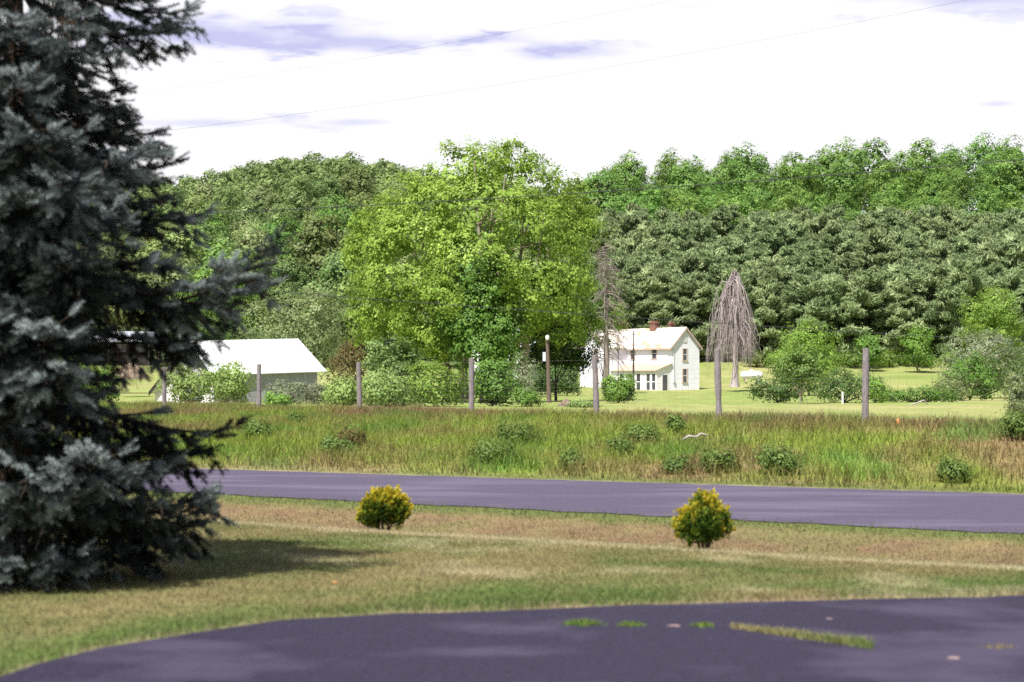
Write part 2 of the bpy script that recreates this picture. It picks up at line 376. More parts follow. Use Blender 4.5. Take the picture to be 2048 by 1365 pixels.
# ------------------------------------------------------------------ grass (nobody could count the blades)
def blades(name, P, H, W, lean, colr, label, cat='grass', tipcol=None, two=False, parent=None):
    n = len(P); th = rng.uniform(0, 2 * np.pi, n)
    wv = np.stack([np.cos(th), np.sin(th), np.zeros(n)], -1) * (W / 2)[:, None]
    la = rng.uniform(0, 2 * np.pi, n); lv = np.stack([np.cos(la), np.sin(la), np.zeros(n)], -1) * (lean * H)[:, None]
    up = np.zeros((n, 3)); up[:, 2] = H
    tc = colr if tipcol is None else tipcol
    if two:
        Vv = np.stack([P - wv, P + wv, P + up * .55 + lv * .3 + wv * .7, P + up * .55 + lv * .3 - wv * .7, P + up * np.sqrt(np.maximum(1 - lean[:, None] ** 2 * .5, .2)) + lv], 1).reshape(-1, 3)
        b = np.arange(n)[:, None] * 5
        fs = [b + np.array([0, 1, 2, 3]), b + np.array([3, 2, 4])]
        cc = np.stack([colr, colr, colr, colr, tc], 1).reshape(-1, 3)
    else:
        Vv = np.stack([P - wv, P + wv, P + up + lv], 1).reshape(-1, 3)
        fs = [np.arange(3 * n).reshape(-1, 3)]; cc = np.stack([colr, colr, tc], 1).reshape(-1, 3)
    o = mesh(name, Vv, fs, M['blade'], parent, col=cc)
    return tag(o, label, cat, kind='stuff') if label else o

def scatter(n, y0, y1, wide=.30, pad=1.0):
    y = np.sqrt(rng.uniform(y0 * y0, y1 * y1, n)); x = rng.uniform(-1, 1, n) * (wide * y + pad)
    return x, y
# mown lawn between the driveway and the ditch
x, y = scatter(330000, 10, 29)
k = (y > y_drive(x) + .0) & (y < y_crest(x) + .4)
x, y = x[k], y[k]
c = lawn_col(x, y) * rng.uniform(.75, 1.35, (len(x), 1))
ed = sstep(1.4, .1, y - y_drive(x))
H = rng.uniform(.018, .045, len(x)) * (1 + 1.8 * ed * fbm(x * 2, y * 2, 81))
blades('lawn_grass', np.stack([x, y, h(x, y) - .004], -1), H, rng.uniform(.006, .012, len(x)), rng.uniform(.2, 1.1, len(x)), c, 'mown half dry lawn grass beside the dark driveway')
# rough grass of the ditch and the road edges
x, y = scatter(170000, 19, 45)
k = (y > y_crest(x)) & (y < y_near(x) - .05)
x, y = x[k], y[k]
c = lawn_col(x, y) * rng.uniform(.75, 1.35, (len(x), 1))
ed = sstep(.9, .1, y_near(x) - y)
H = rng.uniform(.03, .08, len(x)) * (1 + 1.0 * ed)
blades('ditch_grass', np.stack([x, y, h(x, y) - .01], -1), H, rng.uniform(.008, .018, len(x)), rng.uniform(.3, 1.2, len(x)), c, 'dry tan ditch grass along the near road edge')
# tall grass on the bank
x, y = scatter(420000, 36, 95, .31, 2)
t = (y - y_far(x)) / (y_fence(x) + 4 - y_far(x))
k = (t > .0) & (t < 1) & (rng.uniform(0, 1, len(x)) < .35 + .65 * fbm(x * .9, y * .6, 91)) & (y > y_far(x) + .12)
x, y, t = x[k], y[k], t[k]
c = bank_col(x, y) * rng.uniform(.7, 1.4, (len(x), 1))
H = rng.uniform(.15, .52, len(x)) * sstep(.15, 1.6, y - y_far(x)) * .68 * (.25 + 1.5 * fbm(x * .9, y * .7, 92, 3)) + rng.uniform(.03, .09, len(x))
tip = mixc(c, np.array([.22,.135,.08]), (rng.uniform(0, 1, len(x)) < .45) * .8)
blades('bank_grass', np.stack([x, y, h(x, y) - .02], -1), H, rng.uniform(.012, .028, len(x)), rng.uniform(.15, 1.1, len(x)), c, 'tall unmown grass with brown seed heads on the bank', tipcol=tip, two=True)

# ------------------------------------------------------------------ foliage
def leafquads(P, Nn, size, rnd, wid=.42, bend=.12):
    n = len(P)
    t = nrm(np.cross(Nn, rnd.normal(size=(n, 3)))); b = np.cross(Nn, t); s = size[:, None]
    Vv = np.stack([P - t * s * .5, P + b * s * wid - Nn * s * bend, P + t * s * .5, P - b * s * wid - Nn * s * bend], 1).reshape(-1, 3)
    return Vv, np.arange(4 * n).reshape(-1, 4)
def crown_arrays(lobes, n_clump, per, leaf, clump_r, seed, up=.45, upper=.15, rough=.22, inner=.5, flat=.75, zmin=None, drop=.0, gap=0., gs=1.5, whole=True, lv=0.):
    """lobes: (cx,cy,cz,rx,ry,rz). Leaf faces in clumps through the outer part of every lobe."""
    r = np.random.default_rng(seed); lb = np.array(lobes, float)
    w = (lb[:, 3] * lb[:, 5]); w = w / w.sum()
    idx = r.choice(len(lb), n_clump, p=w)
    d = r.normal(size=(n_clump, 3)); d[:, 2] += upper; d = nrm(d)
    q = 1 - inner * r.uniform(0, 1, n_clump) ** 2.2
    q = q + rough * (r.uniform(0, 1, n_clump) ** 2) * .6 - .06
    cc = lb[idx, :3] + d * lb[idx, 3:] * q[:, None]
    # clumps well inside another lobe are never seen
    ins = np.zeros(n_clump, bool)
    for L in lb:
        ins |= (((cc - L[:3]) / L[3:]) ** 2).sum(1) < .45
    keep = ~ins | (r.uniform(0, 1, n_clump) < .25)
    if gap:
        gn = (vnoise(cc[:, 0] / gs + seed, cc[:, 2] / gs / 1.5, seed) + vnoise(cc[:, 1] / gs + seed, cc[:, 2] / gs / 1.5 + 7, seed + 1)) / 2
        keep &= gn > gap
    if zmin is not None: keep &= cc[:, 2] > zmin
    cc, d = cc[keep], d[keep]
    m = len(cc)
    ct = np.clip(r.normal(.47, .15, m) + (r.normal(0, 1, len(lb)) * lv)[idx[keep]], 0, 1); cr = clump_r * r.uniform(.6, 1.35, m)
    g = r.normal(size=(m, per, 3)) * cr[:, None, None] * .6; g[..., 2] *= flat
    g[..., 2] -= drop * np.abs(r.normal(size=(m, per))) * clump_r
    P = (cc[:, None] + g).reshape(-1, 3)
    dd = np.repeat(d, per, 0)
    if whole:
        ctr = lb[:, :3].mean(0); ext = np.maximum(np.abs(lb[:, :3] - ctr).max(0), .1) + lb[0, 3:] * .5; co_ = nrm((P - ctr) / ext)
    else: co_ = 0
    Nn = nrm(dd * .9 + co_ * .55 + np.array([0, 0, up * .8]) + r.normal(size=P.shape) * .30)
    sz = leaf * r.uniform(.65, 1.3, len(P))
    Vv, f = leafquads(P, Nn, sz, r)
    ti = np.clip(np.repeat(ct, per) + r.normal(0, .08, len(P)), 0, 1)
    return Vv, f, np.repeat(ti, 4)
def limbs(base, tips, r0, seed, fork=.35, k=6):
    r = np.random.default_rng(seed); out = []
    base = np.array(base, float); tips = np.array(tips, float)
    top = tips.mean(0); f = base + (top - base) * fork; f[:2] = lerp(base[:2], f[:2], .6)
    tr = np.stack([base, lerp(base, f, .5) + r.normal(0, .03, 3) * r0 * 10, f]); out.append((tr, np.array([r0 * 1.25, r0, r0 * .85])))
    for tp in tips:
        s = lerp(base, f, r.uniform(.75, 1.0)); mid = lerp(s, tp, .5) + r.normal(0, .06, 3) * np.linalg.norm(tp - s); mid[2] += .06 * np.linalg.norm(tp - s)
        out.append((np.stack([s, lerp(s, mid, .5), mid, lerp(mid, tp, .6), tp]), np.array([r0 * .6, r0 * .5, r0 * .38, r0 * .25, r0 * .1])))
    return out

def broadleaf_proto(name, mat, H, W, seed, leaf, n_clump, per, clump_r, nl=11, trunkmat='bark', low=.22, aspect=1.0):
    """an Empty with trunk and crown, its foot at the origin"""
    r = np.random.default_rng(seed); t = empty(name, (0, 0, 0)); lob = []
    lob.append((0, 0, H * .56, W * .34, W * .34, H * .30))
    for i in range(nl):
        a = i * 2.4 + r.uniform(-.4, .4); q = (i + .5) / nl
        z = H * (low + .16 + (.86 - low - .16) * q); rad = W * .5 * math.sqrt(max(.12, 1 - ((q - .36) / .70) ** 2)) * r.uniform(.55, .85)
        s = W * r.uniform(.17, .28)
        lob.append((math.cos(a) * rad * .8, math.sin(a) * rad * .8, z, s, s, s * r.uniform(.65, .9) * aspect))
    lob.append((r.uniform(-.08, .08) * W, 0, H * .87, W * .2, W * .2, H * .13))
    Vv, f, ti = crown_arrays(lob, n_clump, per, leaf, clump_r, seed, inner=.35, rough=.12, gap=.22, gs=2.2)
    mesh('trunk', *cat_tubes(limbs((0, 0, -.6), [l[:3] for l in lob[1:7]], max(.12, W * .028), seed, .3)), M[trunkmat], t, smooth=True)
    mesh('crown', Vv, f, M[mat], t, tint=ti)
    return t
def cat_tubes(lines, k=5):
    VV = []; FF = []; n = 0
    for P, r in lines:
        v, f = tube(P, r, k); VV.append(v); FF.append(f + n); n += len(v)
    return np.concatenate(VV), np.concatenate(FF)
used = set()
def put(proto, x, y, s, rz, label, cat, group=None, sz=None, z=None):
    o = proto if id(proto) not in used else copy_tree(proto)
    used.add(id(proto))
    o.location = (x, y, (float(h(x, y)) if z is None else z) - .15); o.rotation_euler = (0, 0, rz); o.scale = (s, s, s if sz is None else sz)
    tag(o, label, cat, group)
    return o

rp = random.Random(11)
# far wood over the crest of the left hill: reads as one mass
def far_wood():
    r = np.random.default_rng(5); lob = []
    for D in range(640, 901, 17):
        px = -700 + r.uniform(0, 20)
        while px < 1330:
            x = X_at(px, D) + r.normal(0, 1.5); y = D + r.normal(0, 5); z = float(h(x, y)); w = r.uniform(3.6, 5.6); H = r.uniform(9, 14)
            lob.append((x, y, z + H * .62, w, w, H * .38))
            px += r.uniform(30, 46) * 750 / D
    lob2 = []
    for l in lob:
        lob2.append(l)
        for k in range(4):
            a = k * 1.57 + r.uniform(0, 1.5); lob2.append((l[0] + math.cos(a) * l[3] * .6, l[1] + math.sin(a) * l[4] * .6, l[2] + l[5] * r.uniform(-.1, .6), l[3] * .48, l[4] * .48, l[5] * .5))
    Vv, f, ti = crown_arrays(lob2, len(lob) * 70, 9, .95, 1.0, 8, upper=.5, whole=False, lv=.16)
    o = mesh('distant_woodland', Vv, f, M['hillfar'], tint=ti); tag(o, 'distant wood covering the crest of the left hill', 'woodland', kind='stuff')
far_wood()
hillp = [broadleaf_proto('hill_tree', ('hill', 'hill', 'ridge', 'olive', 'hill', 'hill', 'hillfar', 'olive')[i], 14 + i % 3, 10.5 + (i % 3) * 1.8, 100 + i, .55, 460, 12, .8, 8 + i % 4) for i in range(8)]
for D in (262, 285, 312, 342, 375, 410, 448, 490, 535, 582, 630):
    px = (300 if D < 320 else 20 if D < 400 else -330) + rp.uniform(0, 60); end = 1010 if D < 400 else 1270
    while px < end:
        x = X_at(px, D); s = rp.uniform(.78, 1.25)
        put(rp.choice(hillp), x + rp.uniform(-1.5, 1.5), D + rp.uniform(-9, 9), s, rp.uniform(0, 6.28), 'round green broadleaf tree in the wood on the left hill slope', 'tree', 'trees of the hill wood', s * rp.uniform(.85, 1.15))
        px += rp.uniform(8.5, 12.5) * F / D
ridgep = [broadleaf_proto('ridge_tree', 'ridge', 17 + i % 3 * 2, 11.5 + (i % 2) * 2.5, 140 + i, .46, 620, 14, .8, 10 + i % 3, low=.08) for i in range(6)]
for D in (362, 373, 388, 408, 432, 460, 490):
    px = 1165 + rp.uniform(0, 40)
    while px < 2130:
        x = X_at(px, D); s = rp.uniform(.74, 1.14) * (1 if D > 400 else .74)
        put(rp.choice(ridgep), x, D + rp.uniform(-8, 8), s, rp.uniform(0, 6.28), 'tall fresh green tree on the ridge above the pine stand', 'tree', 'ridge trees above the pines', s * rp.uniform(.88, 1.1))
        px += rp.uniform(7.5, 11.5) * F / D

def pine_proto(seed, H):
    r = np.random.default_rng(seed); t = empty('pine_tree', (0, 0, 0))
    VV = []; TT = []; br = []; zz = H * .10
    Ps = []; Ns = []; Sz = []; Ti = []; Nd = []
    while zz < H * .99:
        q = zz / H; L0 = 3.5 * (1 - q) ** .48 * (.55 + .45 * min(1, q / .25)) + .35
        for kk in range(4):
            a = r.uniform(0, 6.28); L = L0 * r.uniform(.7, 1.2); up = lerp(.05, .55, q) + r.normal(0, .06)
            d = np.array([math.cos(a), math.sin(a), up]); base = np.array([0, 0, zz]); tip = base + d * L
            br.append((np.stack([base, base + d * L * .5 - np.array([0, 0, .1 * L]), tip]), np.array([.06, .04, .015])))
            nt = int(10 + 11 * L); tt = r.uniform(.3, 1.05, nt) ** .7
            side = np.array([-d[1], d[0], 0]); ct = np.clip(r.normal(.5, .15), 0, 1)
            c = base + d * L * tt[:, None] + side * (r.normal(0, .22, nt) * L * .75 * np.minimum(1, 1.5 - tt))[:, None] + np.array([0, 0, 1]) * r.normal(.1, .22, nt)[:, None]
            per = 15
            P = (c[:, None] + r.normal(0, .20, (nt, per, 3)) * np.array([1, 1, .6])).reshape(-1, 3)
            Ps.append(P); Ti.append(np.clip(ct + r.normal(0, .08, len(P)), 0, 1))
            ax = nrm(d[None] * .5 + np.array([0, 0, .75]) + r.normal(size=P.shape) * .55); Ns.append(ax); Nd.append(nrm((P - np.repeat(base[None] + d[None] * tt[:, None], per, 0)))); Sz.append(r.uniform(.42, .8, len(P)))
        zz += r.uniform(.85, 1.25) * (1.1 if q < .5 else .75)
    P = np.concatenate(Ps); ax = np.concatenate(Ns); s = np.concatenate(Sz)[:, None]; n = len(P)
    b = nrm(np.cross(ax, nrm(P * np.array([1, 1, 0])) * .6 + np.array([0, 0, .75]) + np.concatenate(Nd) * .8 + r.normal(size=(n, 3)) * .22))
    Vv = np.stack([P - ax * s * .4, P + b * s * .13, P + ax * s * .6, P - b * s * .13], 1).reshape(-1, 3)
    br.append((np.array([[0, 0, -.6], [.05, 0, H * .5], [0, 0, H]]), np.array([.24, .16, .03])))
    mesh('trunk', *cat_tubes(br, 4), M['bark'], t, smooth=True)
    mesh('crown', Vv, np.arange(4 * n).reshape(-1, 4), M['pine'], t, tint=np.repeat(np.concatenate(Ti), 4))
    return t
pinep = [pine_proto(200 + i, 11.9 + i % 3 * .7) for i in range(5)]
for D in (263, 271, 280, 289, 299, 309, 319, 329, 339, 349):
    px = 1205 + rp.uniform(0, 40)
    while px < 2110:
        x = X_at(px, D); s = rp.uniform(.9, 1.12)
        put(rp.choice(pinep), x, D + rp.uniform(-3, 3), s * 1.22, rp.uniform(0, 6.28), 'soft needled pine in the dense pine stand behind the house', 'tree', 'pines of the stand behind the house', s * rp.uniform(.86, 1.06))
        px += rp.uniform(4.4, 6.2) * F / D

# ---- single plants placed from the photograph
def bush(name, label, px, top, D, wpx, mat, leaf=.22, n=160, per=12, cr=.38, seed=1, base=None, nl=7, cat='shrub', group=None, trunk='bark', stems=5, low=.0, flat=.75, tip=None, up=.45, depth=1.0, lean=0, rough=.3, drop=0):
    x = X_at(px, D); z0 = float(h(x, D)) if base is None else (YH - base) / F * D
    H = (YH - top) / F * D - z0; W = wpx / F * D; r = np.random.default_rng(seed)
    t = empty(name, (x, D, z0)); tag(t, label, cat, group)
    lob = [(0, 0, H * (low + .42 * (1 - low)), W * .33, W * .33 * depth, H * .36 * (1 - low))]
    for i in range(nl):
        a = i * 2.4 + r.uniform(-.5, .5); q = (i + .5) / nl; s = W * r.uniform(.16, .25)
        z = H * (low + (1 - low) * lerp(.18, .84, q)); rad = W * .34 * math.sqrt(max(.1, 1 - ((q - .35) / .75) ** 2)) * r.uniform(.7, 1.1)
        lob.append((math.cos(a) * rad + lean * z, math.sin(a) * rad * depth, z, s, s * depth, min(s * .9, H * .28)))
    Vv, f, ti = crown_arrays(lob, int(n * 1.8), int(per * 1.35), leaf * .78, cr, seed + 50, up=up, flat=flat, gap=.27, gs=W * .13, zmin=0.02 * H, rough=rough, drop=drop)
    mesh('trunk' if cat == 'tree' else 'stem', *cat_tubes(limbs((0, 0, -.15), [l[:3] for l in lob[1:1 + stems]], max(.03, W * .018), seed, .22 + low * .6)), M[trunk], t, smooth=True)
    mesh('crown', Vv, f, M[mat], t, tint=ti)
    return t

# the great yellow-green tree in the middle
def big_tree():
    D = 140; x0 = X_at(945, D); z0 = float(h(x0, D)); t = empty('maple_tree', (x0, D, z0))
    tag(t, 'huge yellow green broadleaf tree with ivy on its trunks', 'tree')
    def loc(px, py, dy, wpx, hpx, dpt=None):
        p = at(px, py, D + dy); rx = wpx / F * D / 2; rz = hpx / F * D / 2
        return (p[0] - x0, dy, p[2] - z0, rx, (dpt or rx), rz)
    L = [loc(955,330,0,100,90), loc(1000,345,2,110,110), loc(905,360,-1,120,110), loc(1060,370,1,110,100), loc(840,395,1,130,100), loc(960,430,-3,190,150), loc(1110,390,2,110,110), loc(1150,410,3,90,80),
         loc(775,440,2,110,100), loc(840,480,-3,160,140), loc(750,520,1,120,120), loc(1060,470,-3,170,150), loc(1130,480,1,120,120), loc(950,540,-5,180,160), loc(800,570,-3,170,140), loc(735,600,1,90,100),
         loc(1080,570,-4,150,150), loc(1150,560,-1,80,120), loc(870,620,-4,150,120), loc(770,655,-1,120,90), loc(1110,640,-2,130,110), loc(1030,630,-4,110,110), loc(840,680,-2,110,80), loc(1170,640,1,50,70), loc(930,650,-3,120,110), loc(885,700,-3,70,90), loc(720,500,2,60,80)]
    rr = np.random.default_rng(3)
    for l in list(L):
        for k in range(3):
            d = nrm(rr.normal(size=3)); q = rr.uniform(.3, .5)
            L.append((l[0] + d[0] * l[3], l[1] + d[1] * l[4], l[2] + d[2] * l[5], l[3] * q, l[4] * q, l[5] * q))
    Vv, f, ti = crown_arrays(L, 10500, 15, .21, .36, 31, up=.3, rough=.5, inner=.75, upper=.1, gap=.335, gs=1.25)
    mesh('crown', Vv, f, M['maple'], t, tint=ti)
    G = [loc(965,600,-5.5,90,100), loc(930,650,-5.5,100,90), loc(1000,665,-5.5,90,90), loc(960,700,-5.5,110,90), loc(905,640,-5.2,70,80), loc(985,540,-6,60,80), loc(925,590,-5.5,60,60), loc(1010,720,-5,80,60)]
    Vv, f, ti = crown_arrays(G, 1300, 14, .22, .40, 33, up=.3, rough=.4)
    mesh('ivy', Vv, f, M['ivy'], t, tint=ti)
    br = []
    for px, top, tx in ((968, 420, 985), (985, 360, 1010), (930, 400, 900), (1040, 430, 1090), (905, 480, 820), (1000, 520, 1120), (975, 330, 950), (995, 420, 1060)):
        a = at(px, 800, D); b = at(tx, top, D); a[0] -= x0; b[0] -= x0; a[1] = rr.uniform(-1.5, 1.5); b[1] = rr.uniform(-3.2, 1); a[2] = -.3; b[2] -= z0
        m_ = lerp(a, b, .45); m_[0] = lerp(a[0], b[0], .3)
        br.append((np.stack([a, lerp(a, m_, .5), m_, lerp(m_, b, .5), b]), np.array([.42, .36, .27, .17, .06])))
        for k in range(5):
            s = lerp(m_, b, rr.uniform(0, .9)); e = s + rr.normal(0, 1, 3) * np.array([1.3, 1.2, .9]) + np.array([0, 0, 1.6])
            br.append((np.stack([s, lerp(s, e, .5) + np.array([0, 0, .2]), e]), np.array([.12, .08, .03])))
    mesh('trunk', *cat_tubes(br, 7), M['palebark'], t, smooth=True)
big_tree()

B = [
 # name, label, px, top, D, width px, material, kwargs
 ('olive_tree', 'broad olive green tree behind the tin roofed barn', 605, 578, 215, 235, 'olive', dict(cat='tree', n=620, per=13, leaf=.36, cr=.62, nl=14, low=.1)),
 ('dark_tree', 'dark green leafy tree rising left of the olive tree behind the barn', 445, 622, 225, 130, 'dark', dict(cat='tree', n=320, per=12, leaf=.36, cr=.6, nl=9)),
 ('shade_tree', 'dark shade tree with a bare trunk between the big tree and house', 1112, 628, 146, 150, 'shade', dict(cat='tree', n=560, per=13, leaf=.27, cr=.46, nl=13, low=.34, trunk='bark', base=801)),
 ('dark_tree', 'small dark tree crown behind the dead conifer', 1180, 500, 224, 100, 'dark', dict(cat='tree', n=260, per=12, leaf=.34, cr=.5, nl=9, low=.3)),
 ('vine_clump', 'bright vine clump growing on the bare conifer', 1236, 598, 197, 42, 'bright', dict(n=60, per=12, leaf=.26, cr=.4, nl=4, cat='vine', low=.62)),
 ('willow_shrub', 'pale upright shrub in front of the barn gable', 380, 728, 112, 110, 'pale', dict(n=200, per=13, leaf=.19, cr=.32, nl=9, stems=7, trunk='palebark')),
 ('willow_shrub', 'taller pale upright shrub in front of the barn roof', 452, 720, 108, 110, 'pale', dict(n=210, per=13, leaf=.19, cr=.32, nl=9, stems=7, trunk='palebark')),
 ('brush_shrub', 'grey green brush below the barn eave', 575, 764, 116, 105, 'grey', dict(n=140, per=12, leaf=.16, cr=.28, nl=7, stems=7, trunk='palebark')),
 ('brush_shrub', 'grey green brush at the barn right corner', 632, 768, 118, 70, 'grey', dict(n=100, per=12, leaf=.16, cr=.28, nl=6, stems=6, trunk='palebark')),
 ('low_shrub', 'small lime shrub at the foot of the second fence post', 552, 790, 104, 55, 'bright', dict(n=70, per=12, leaf=.17, cr=.26, nl=5)),
 ('rust_shrub', 'round reddish brown bush right of the barn', 698, 655, 150, 95, 'rust', dict(n=230, per=14, leaf=.19, cr=.34, nl=9)),
 ('leafy_tree', 'glossy dark green young tree below the big tree', 808, 672, 126, 110, 'dark', dict(cat='tree', n=210, per=12, leaf=.26, cr=.40, nl=8, low=.1)),
 ('leafy_tree', 'soft mid green sapling between the rusty bush and glossy tree', 762, 668, 133, 80, 'hill', dict(cat='tree', n=170, per=12, leaf=.24, cr=.40, nl=8)),
 ('vine_thicket', 'lime vine thicket left of the third fence post', 688, 758, 101, 90, 'pale', dict(n=150, per=13, leaf=.19, cr=.30, nl=7)),
 ('vine_thicket', 'lime vine thicket right of the third fence post', 775, 748, 100, 120, 'pale', dict(n=190, per=13, leaf=.19, cr=.30, nl=8)),
 ('vine_thicket', 'fresh green thicket below the great tree trunks', 868, 728, 103, 125, 'bright', dict(n=200, per=13, leaf=.20, cr=.32, nl=8)),
 ('vine_thicket', 'dark leaved thicket right of the fourth fence post', 985, 718, 105, 115, 'ivy', dict(n=210, per=13, leaf=.21, cr=.34, nl=9)),
 ('low_shrub', 'small green shrub in the gap right of the dark thicket', 1052, 778, 102, 60, 'bright', dict(n=70, per=12, leaf=.17, cr=.26, nl=5)),
 ('brush_shrub', 'grey twiggy brush behind the dark thicket', 1046, 700, 118, 75, 'grey', dict(n=80, per=9, leaf=.16, cr=.34, nl=7, stems=7, trunk='deadwood')),
 ('low_shrub', 'low lime shrub right of the brown brush mound', 1168, 806, 100, 62, 'pale', dict(n=80, per=12, leaf=.17, cr=.24, nl=5)),
 ('round_shrub', 'round lime green shrub in front of the white house porch', 1237, 750, 118, 78, 'bright', dict(n=300, per=14, leaf=.17, cr=.24, nl=10, rough=.1)),
 ('large_shrub', 'big yellow green shrub behind the young tree on the lawn', 1618, 636, 176, 146, 'bright', dict(n=380, per=13, leaf=.26, cr=.42, nl=11)),
 ('young_tree', 'young fan shaped tree with a forked pale trunk on the lawn', 1600, 698, 116, 104, 'weed', dict(cat='tree', n=200, per=11, leaf=.19, cr=.30, nl=9, low=.26, trunk='palebark')),
 ('spreading_shrub', 'dark spreading shrub left of the young tree', 1556, 746, 122, 138, 'dark', dict(n=170, per=12, leaf=.19, cr=.32, nl=7)),
 ('spreading_shrub', 'dark spreading shrub behind the tallest fence post', 1690, 742, 124, 165, 'dark', dict(n=220, per=12, leaf=.19, cr=.32, nl=8)),
 ('low_shrub', 'yellowish low shrub right of the tallest fence post', 1752, 752, 120, 62, 'bright', dict(n=80, per=12, leaf=.18, cr=.28, nl=5)),
 ('bank_hedge', 'low bramble hedge running right across the lawn', 1835, 778, 128, 190, 'ivy', dict(n=200, per=12, leaf=.17, cr=.26, nl=12, depth=.3, cat='hedge')),
 ('spreading_shrub', 'tall pale topped shrub at the right lawn edge', 1968, 664, 160, 205, 'grey', dict(n=430, per=13, leaf=.23, cr=.38, nl=12)),
 ('spreading_shrub', 'green leafy shrub in front of the pale topped shrub', 1940, 708, 146, 140, 'ivy', dict(n=240, per=13, leaf=.21, cr=.36, nl=9)),
 ('spreading_shrub', 'dull brownish shrub left of the pale topped shrub', 1893, 752, 142, 84, 'olive', dict(n=120, per=12, leaf=.17, cr=.30, nl=6)),
 ('spreading_shrub', 'deep green shrub cut by the frame right of the pale topped shrub', 2048, 690, 148, 140, 'dark', dict(n=240, per=13, leaf=.21, cr=.36, nl=9)),
 ('locust_tree', 'bright yellow green tree in front of the pines above the pale topped shrub', 1985, 570, 238, 150, 'bright', dict(cat='tree', n=420, per=13, leaf=.34, cr=.55, nl=12, low=.1)),
 ('locust_tree', 'small bright sapling in front of the dark pine stand', 1835, 640, 245, 75, 'bright', dict(cat='tree', n=150, per=12, leaf=.34, cr=.5, nl=7)),
 ('locust_tree', 'fresh green sapling in front of the pines right of the big shrub', 1740, 655, 248, 60, 'ivy', dict(cat='tree', n=120, per=12, leaf=.34, cr=.5, nl=7)),
 ('shed_bush', 'yellow green bush below the dark shed seen through the spruce', 165, 690, 150, 120, 'bright', dict(n=230, per=13, leaf=.22, cr=.38, nl=8)),
 ('shed_bush', 'small green bush on the meadow left of the barn', 208, 728, 140, 60, 'ivy', dict(n=110, per=13, leaf=.20, cr=.34, nl=6)),
 ('fence_conifer', 'small grey green conifer at the fence on the right edge', 2034, 735, 52, 42, 'olive', dict(cat='tree', n=170, per=12, leaf=.07, cr=.12, nl=10, low=.05)),
 ('yard_tree', 'leafy tree behind the white outbuilding and great tree', 1020, 600, 236, 190, 'hill', dict(cat='tree', n=420, per=12, leaf=.36, cr=.6, nl=12)),
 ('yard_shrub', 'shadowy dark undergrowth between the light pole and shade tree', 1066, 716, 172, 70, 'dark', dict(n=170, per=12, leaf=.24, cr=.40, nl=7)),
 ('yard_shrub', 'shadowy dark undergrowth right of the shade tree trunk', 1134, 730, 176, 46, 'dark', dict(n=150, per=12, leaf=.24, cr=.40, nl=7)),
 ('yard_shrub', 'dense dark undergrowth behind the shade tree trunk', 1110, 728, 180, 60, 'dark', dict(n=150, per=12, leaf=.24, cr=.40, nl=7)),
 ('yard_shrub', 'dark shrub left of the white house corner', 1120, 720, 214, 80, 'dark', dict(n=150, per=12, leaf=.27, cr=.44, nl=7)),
]
for i, (nm, lab, px, top, D, w, mt, kw) in enumerate(B):
    bush(nm, lab, px, top, D, w, mt, seed=300 + i * 7, **kw)
# scrub along the foot of the pines
for i, px in enumerate(range(1515, 1900, 34)):
    bush('scrub_bush', 'light green scrub bush at the foot of the pine stand', px + rp.uniform(-9, 9), rp.uniform(694, 712), 256 + rp.uniform(-2, 2), 58, 'bright' if i % 3 else 'weed', leaf=.3, n=70, per=11, cr=.42, seed=600 + i, nl=5, group='scrub along the pines')
# weeds on the bank
for i, (px, py, wpx, hpx, lab) in enumerate((
    (672, 912, 60, 32, 'dark weed clump on the bank left of the withered weed'), (700, 902, 46, 42, 'half withered brown weed clump on the bank'), (985, 925, 66, 40, 'dark weed clump low on the bank below another clump'),
    (1032, 888, 70, 40, 'dark weed clump high on the bank in the middle'), (1145, 940, 26, 28, 'little weed at the bank foot right of the middle clumps'), (1243, 912, 36, 26, 'weed clump on the bank left of the bent branch'),
    (1285, 885, 56, 30, 'sparse weed clump just below the leaning fence post'), (1352, 870, 18, 34, 'upright thin weed above the bent branch'), (1352, 948, 32, 22, 'small weed near the road right of the bent branch'), (1436, 945, 52, 40, 'blue green weed clump by the road right of the small weed'),
    (1558, 950, 64, 50, 'bright leafy weed clump by the road below the young tree'), (515, 880, 44, 34, 'green weed clump on the bank near the spruce'), (594, 850, 26, 20, 'small dark weed high on the bank below the second post'), (1905, 965, 44, 34, 'green weed clump at the road far right'), (2035, 880, 50, 50, 'weed clump around the conifer at the right edge'))):
    # find the distance at which this pixel meets the bank
    Ds = np.linspace(37, 90, 400); zz = h(X_at(px, Ds), Ds); yy = YH - zz * F / Ds
    D = float(Ds[np.argmin(np.abs(yy - py))])
    bush('weed_clump', lab, px, py - hpx * 1.05, D, wpx * 1.5, 'weed' if i != 1 else 'rust', leaf=.08, n=130, per=11, cr=.12, flat=1.3, rough=.7, seed=700 + i, nl=5, cat='weed', stems=4)

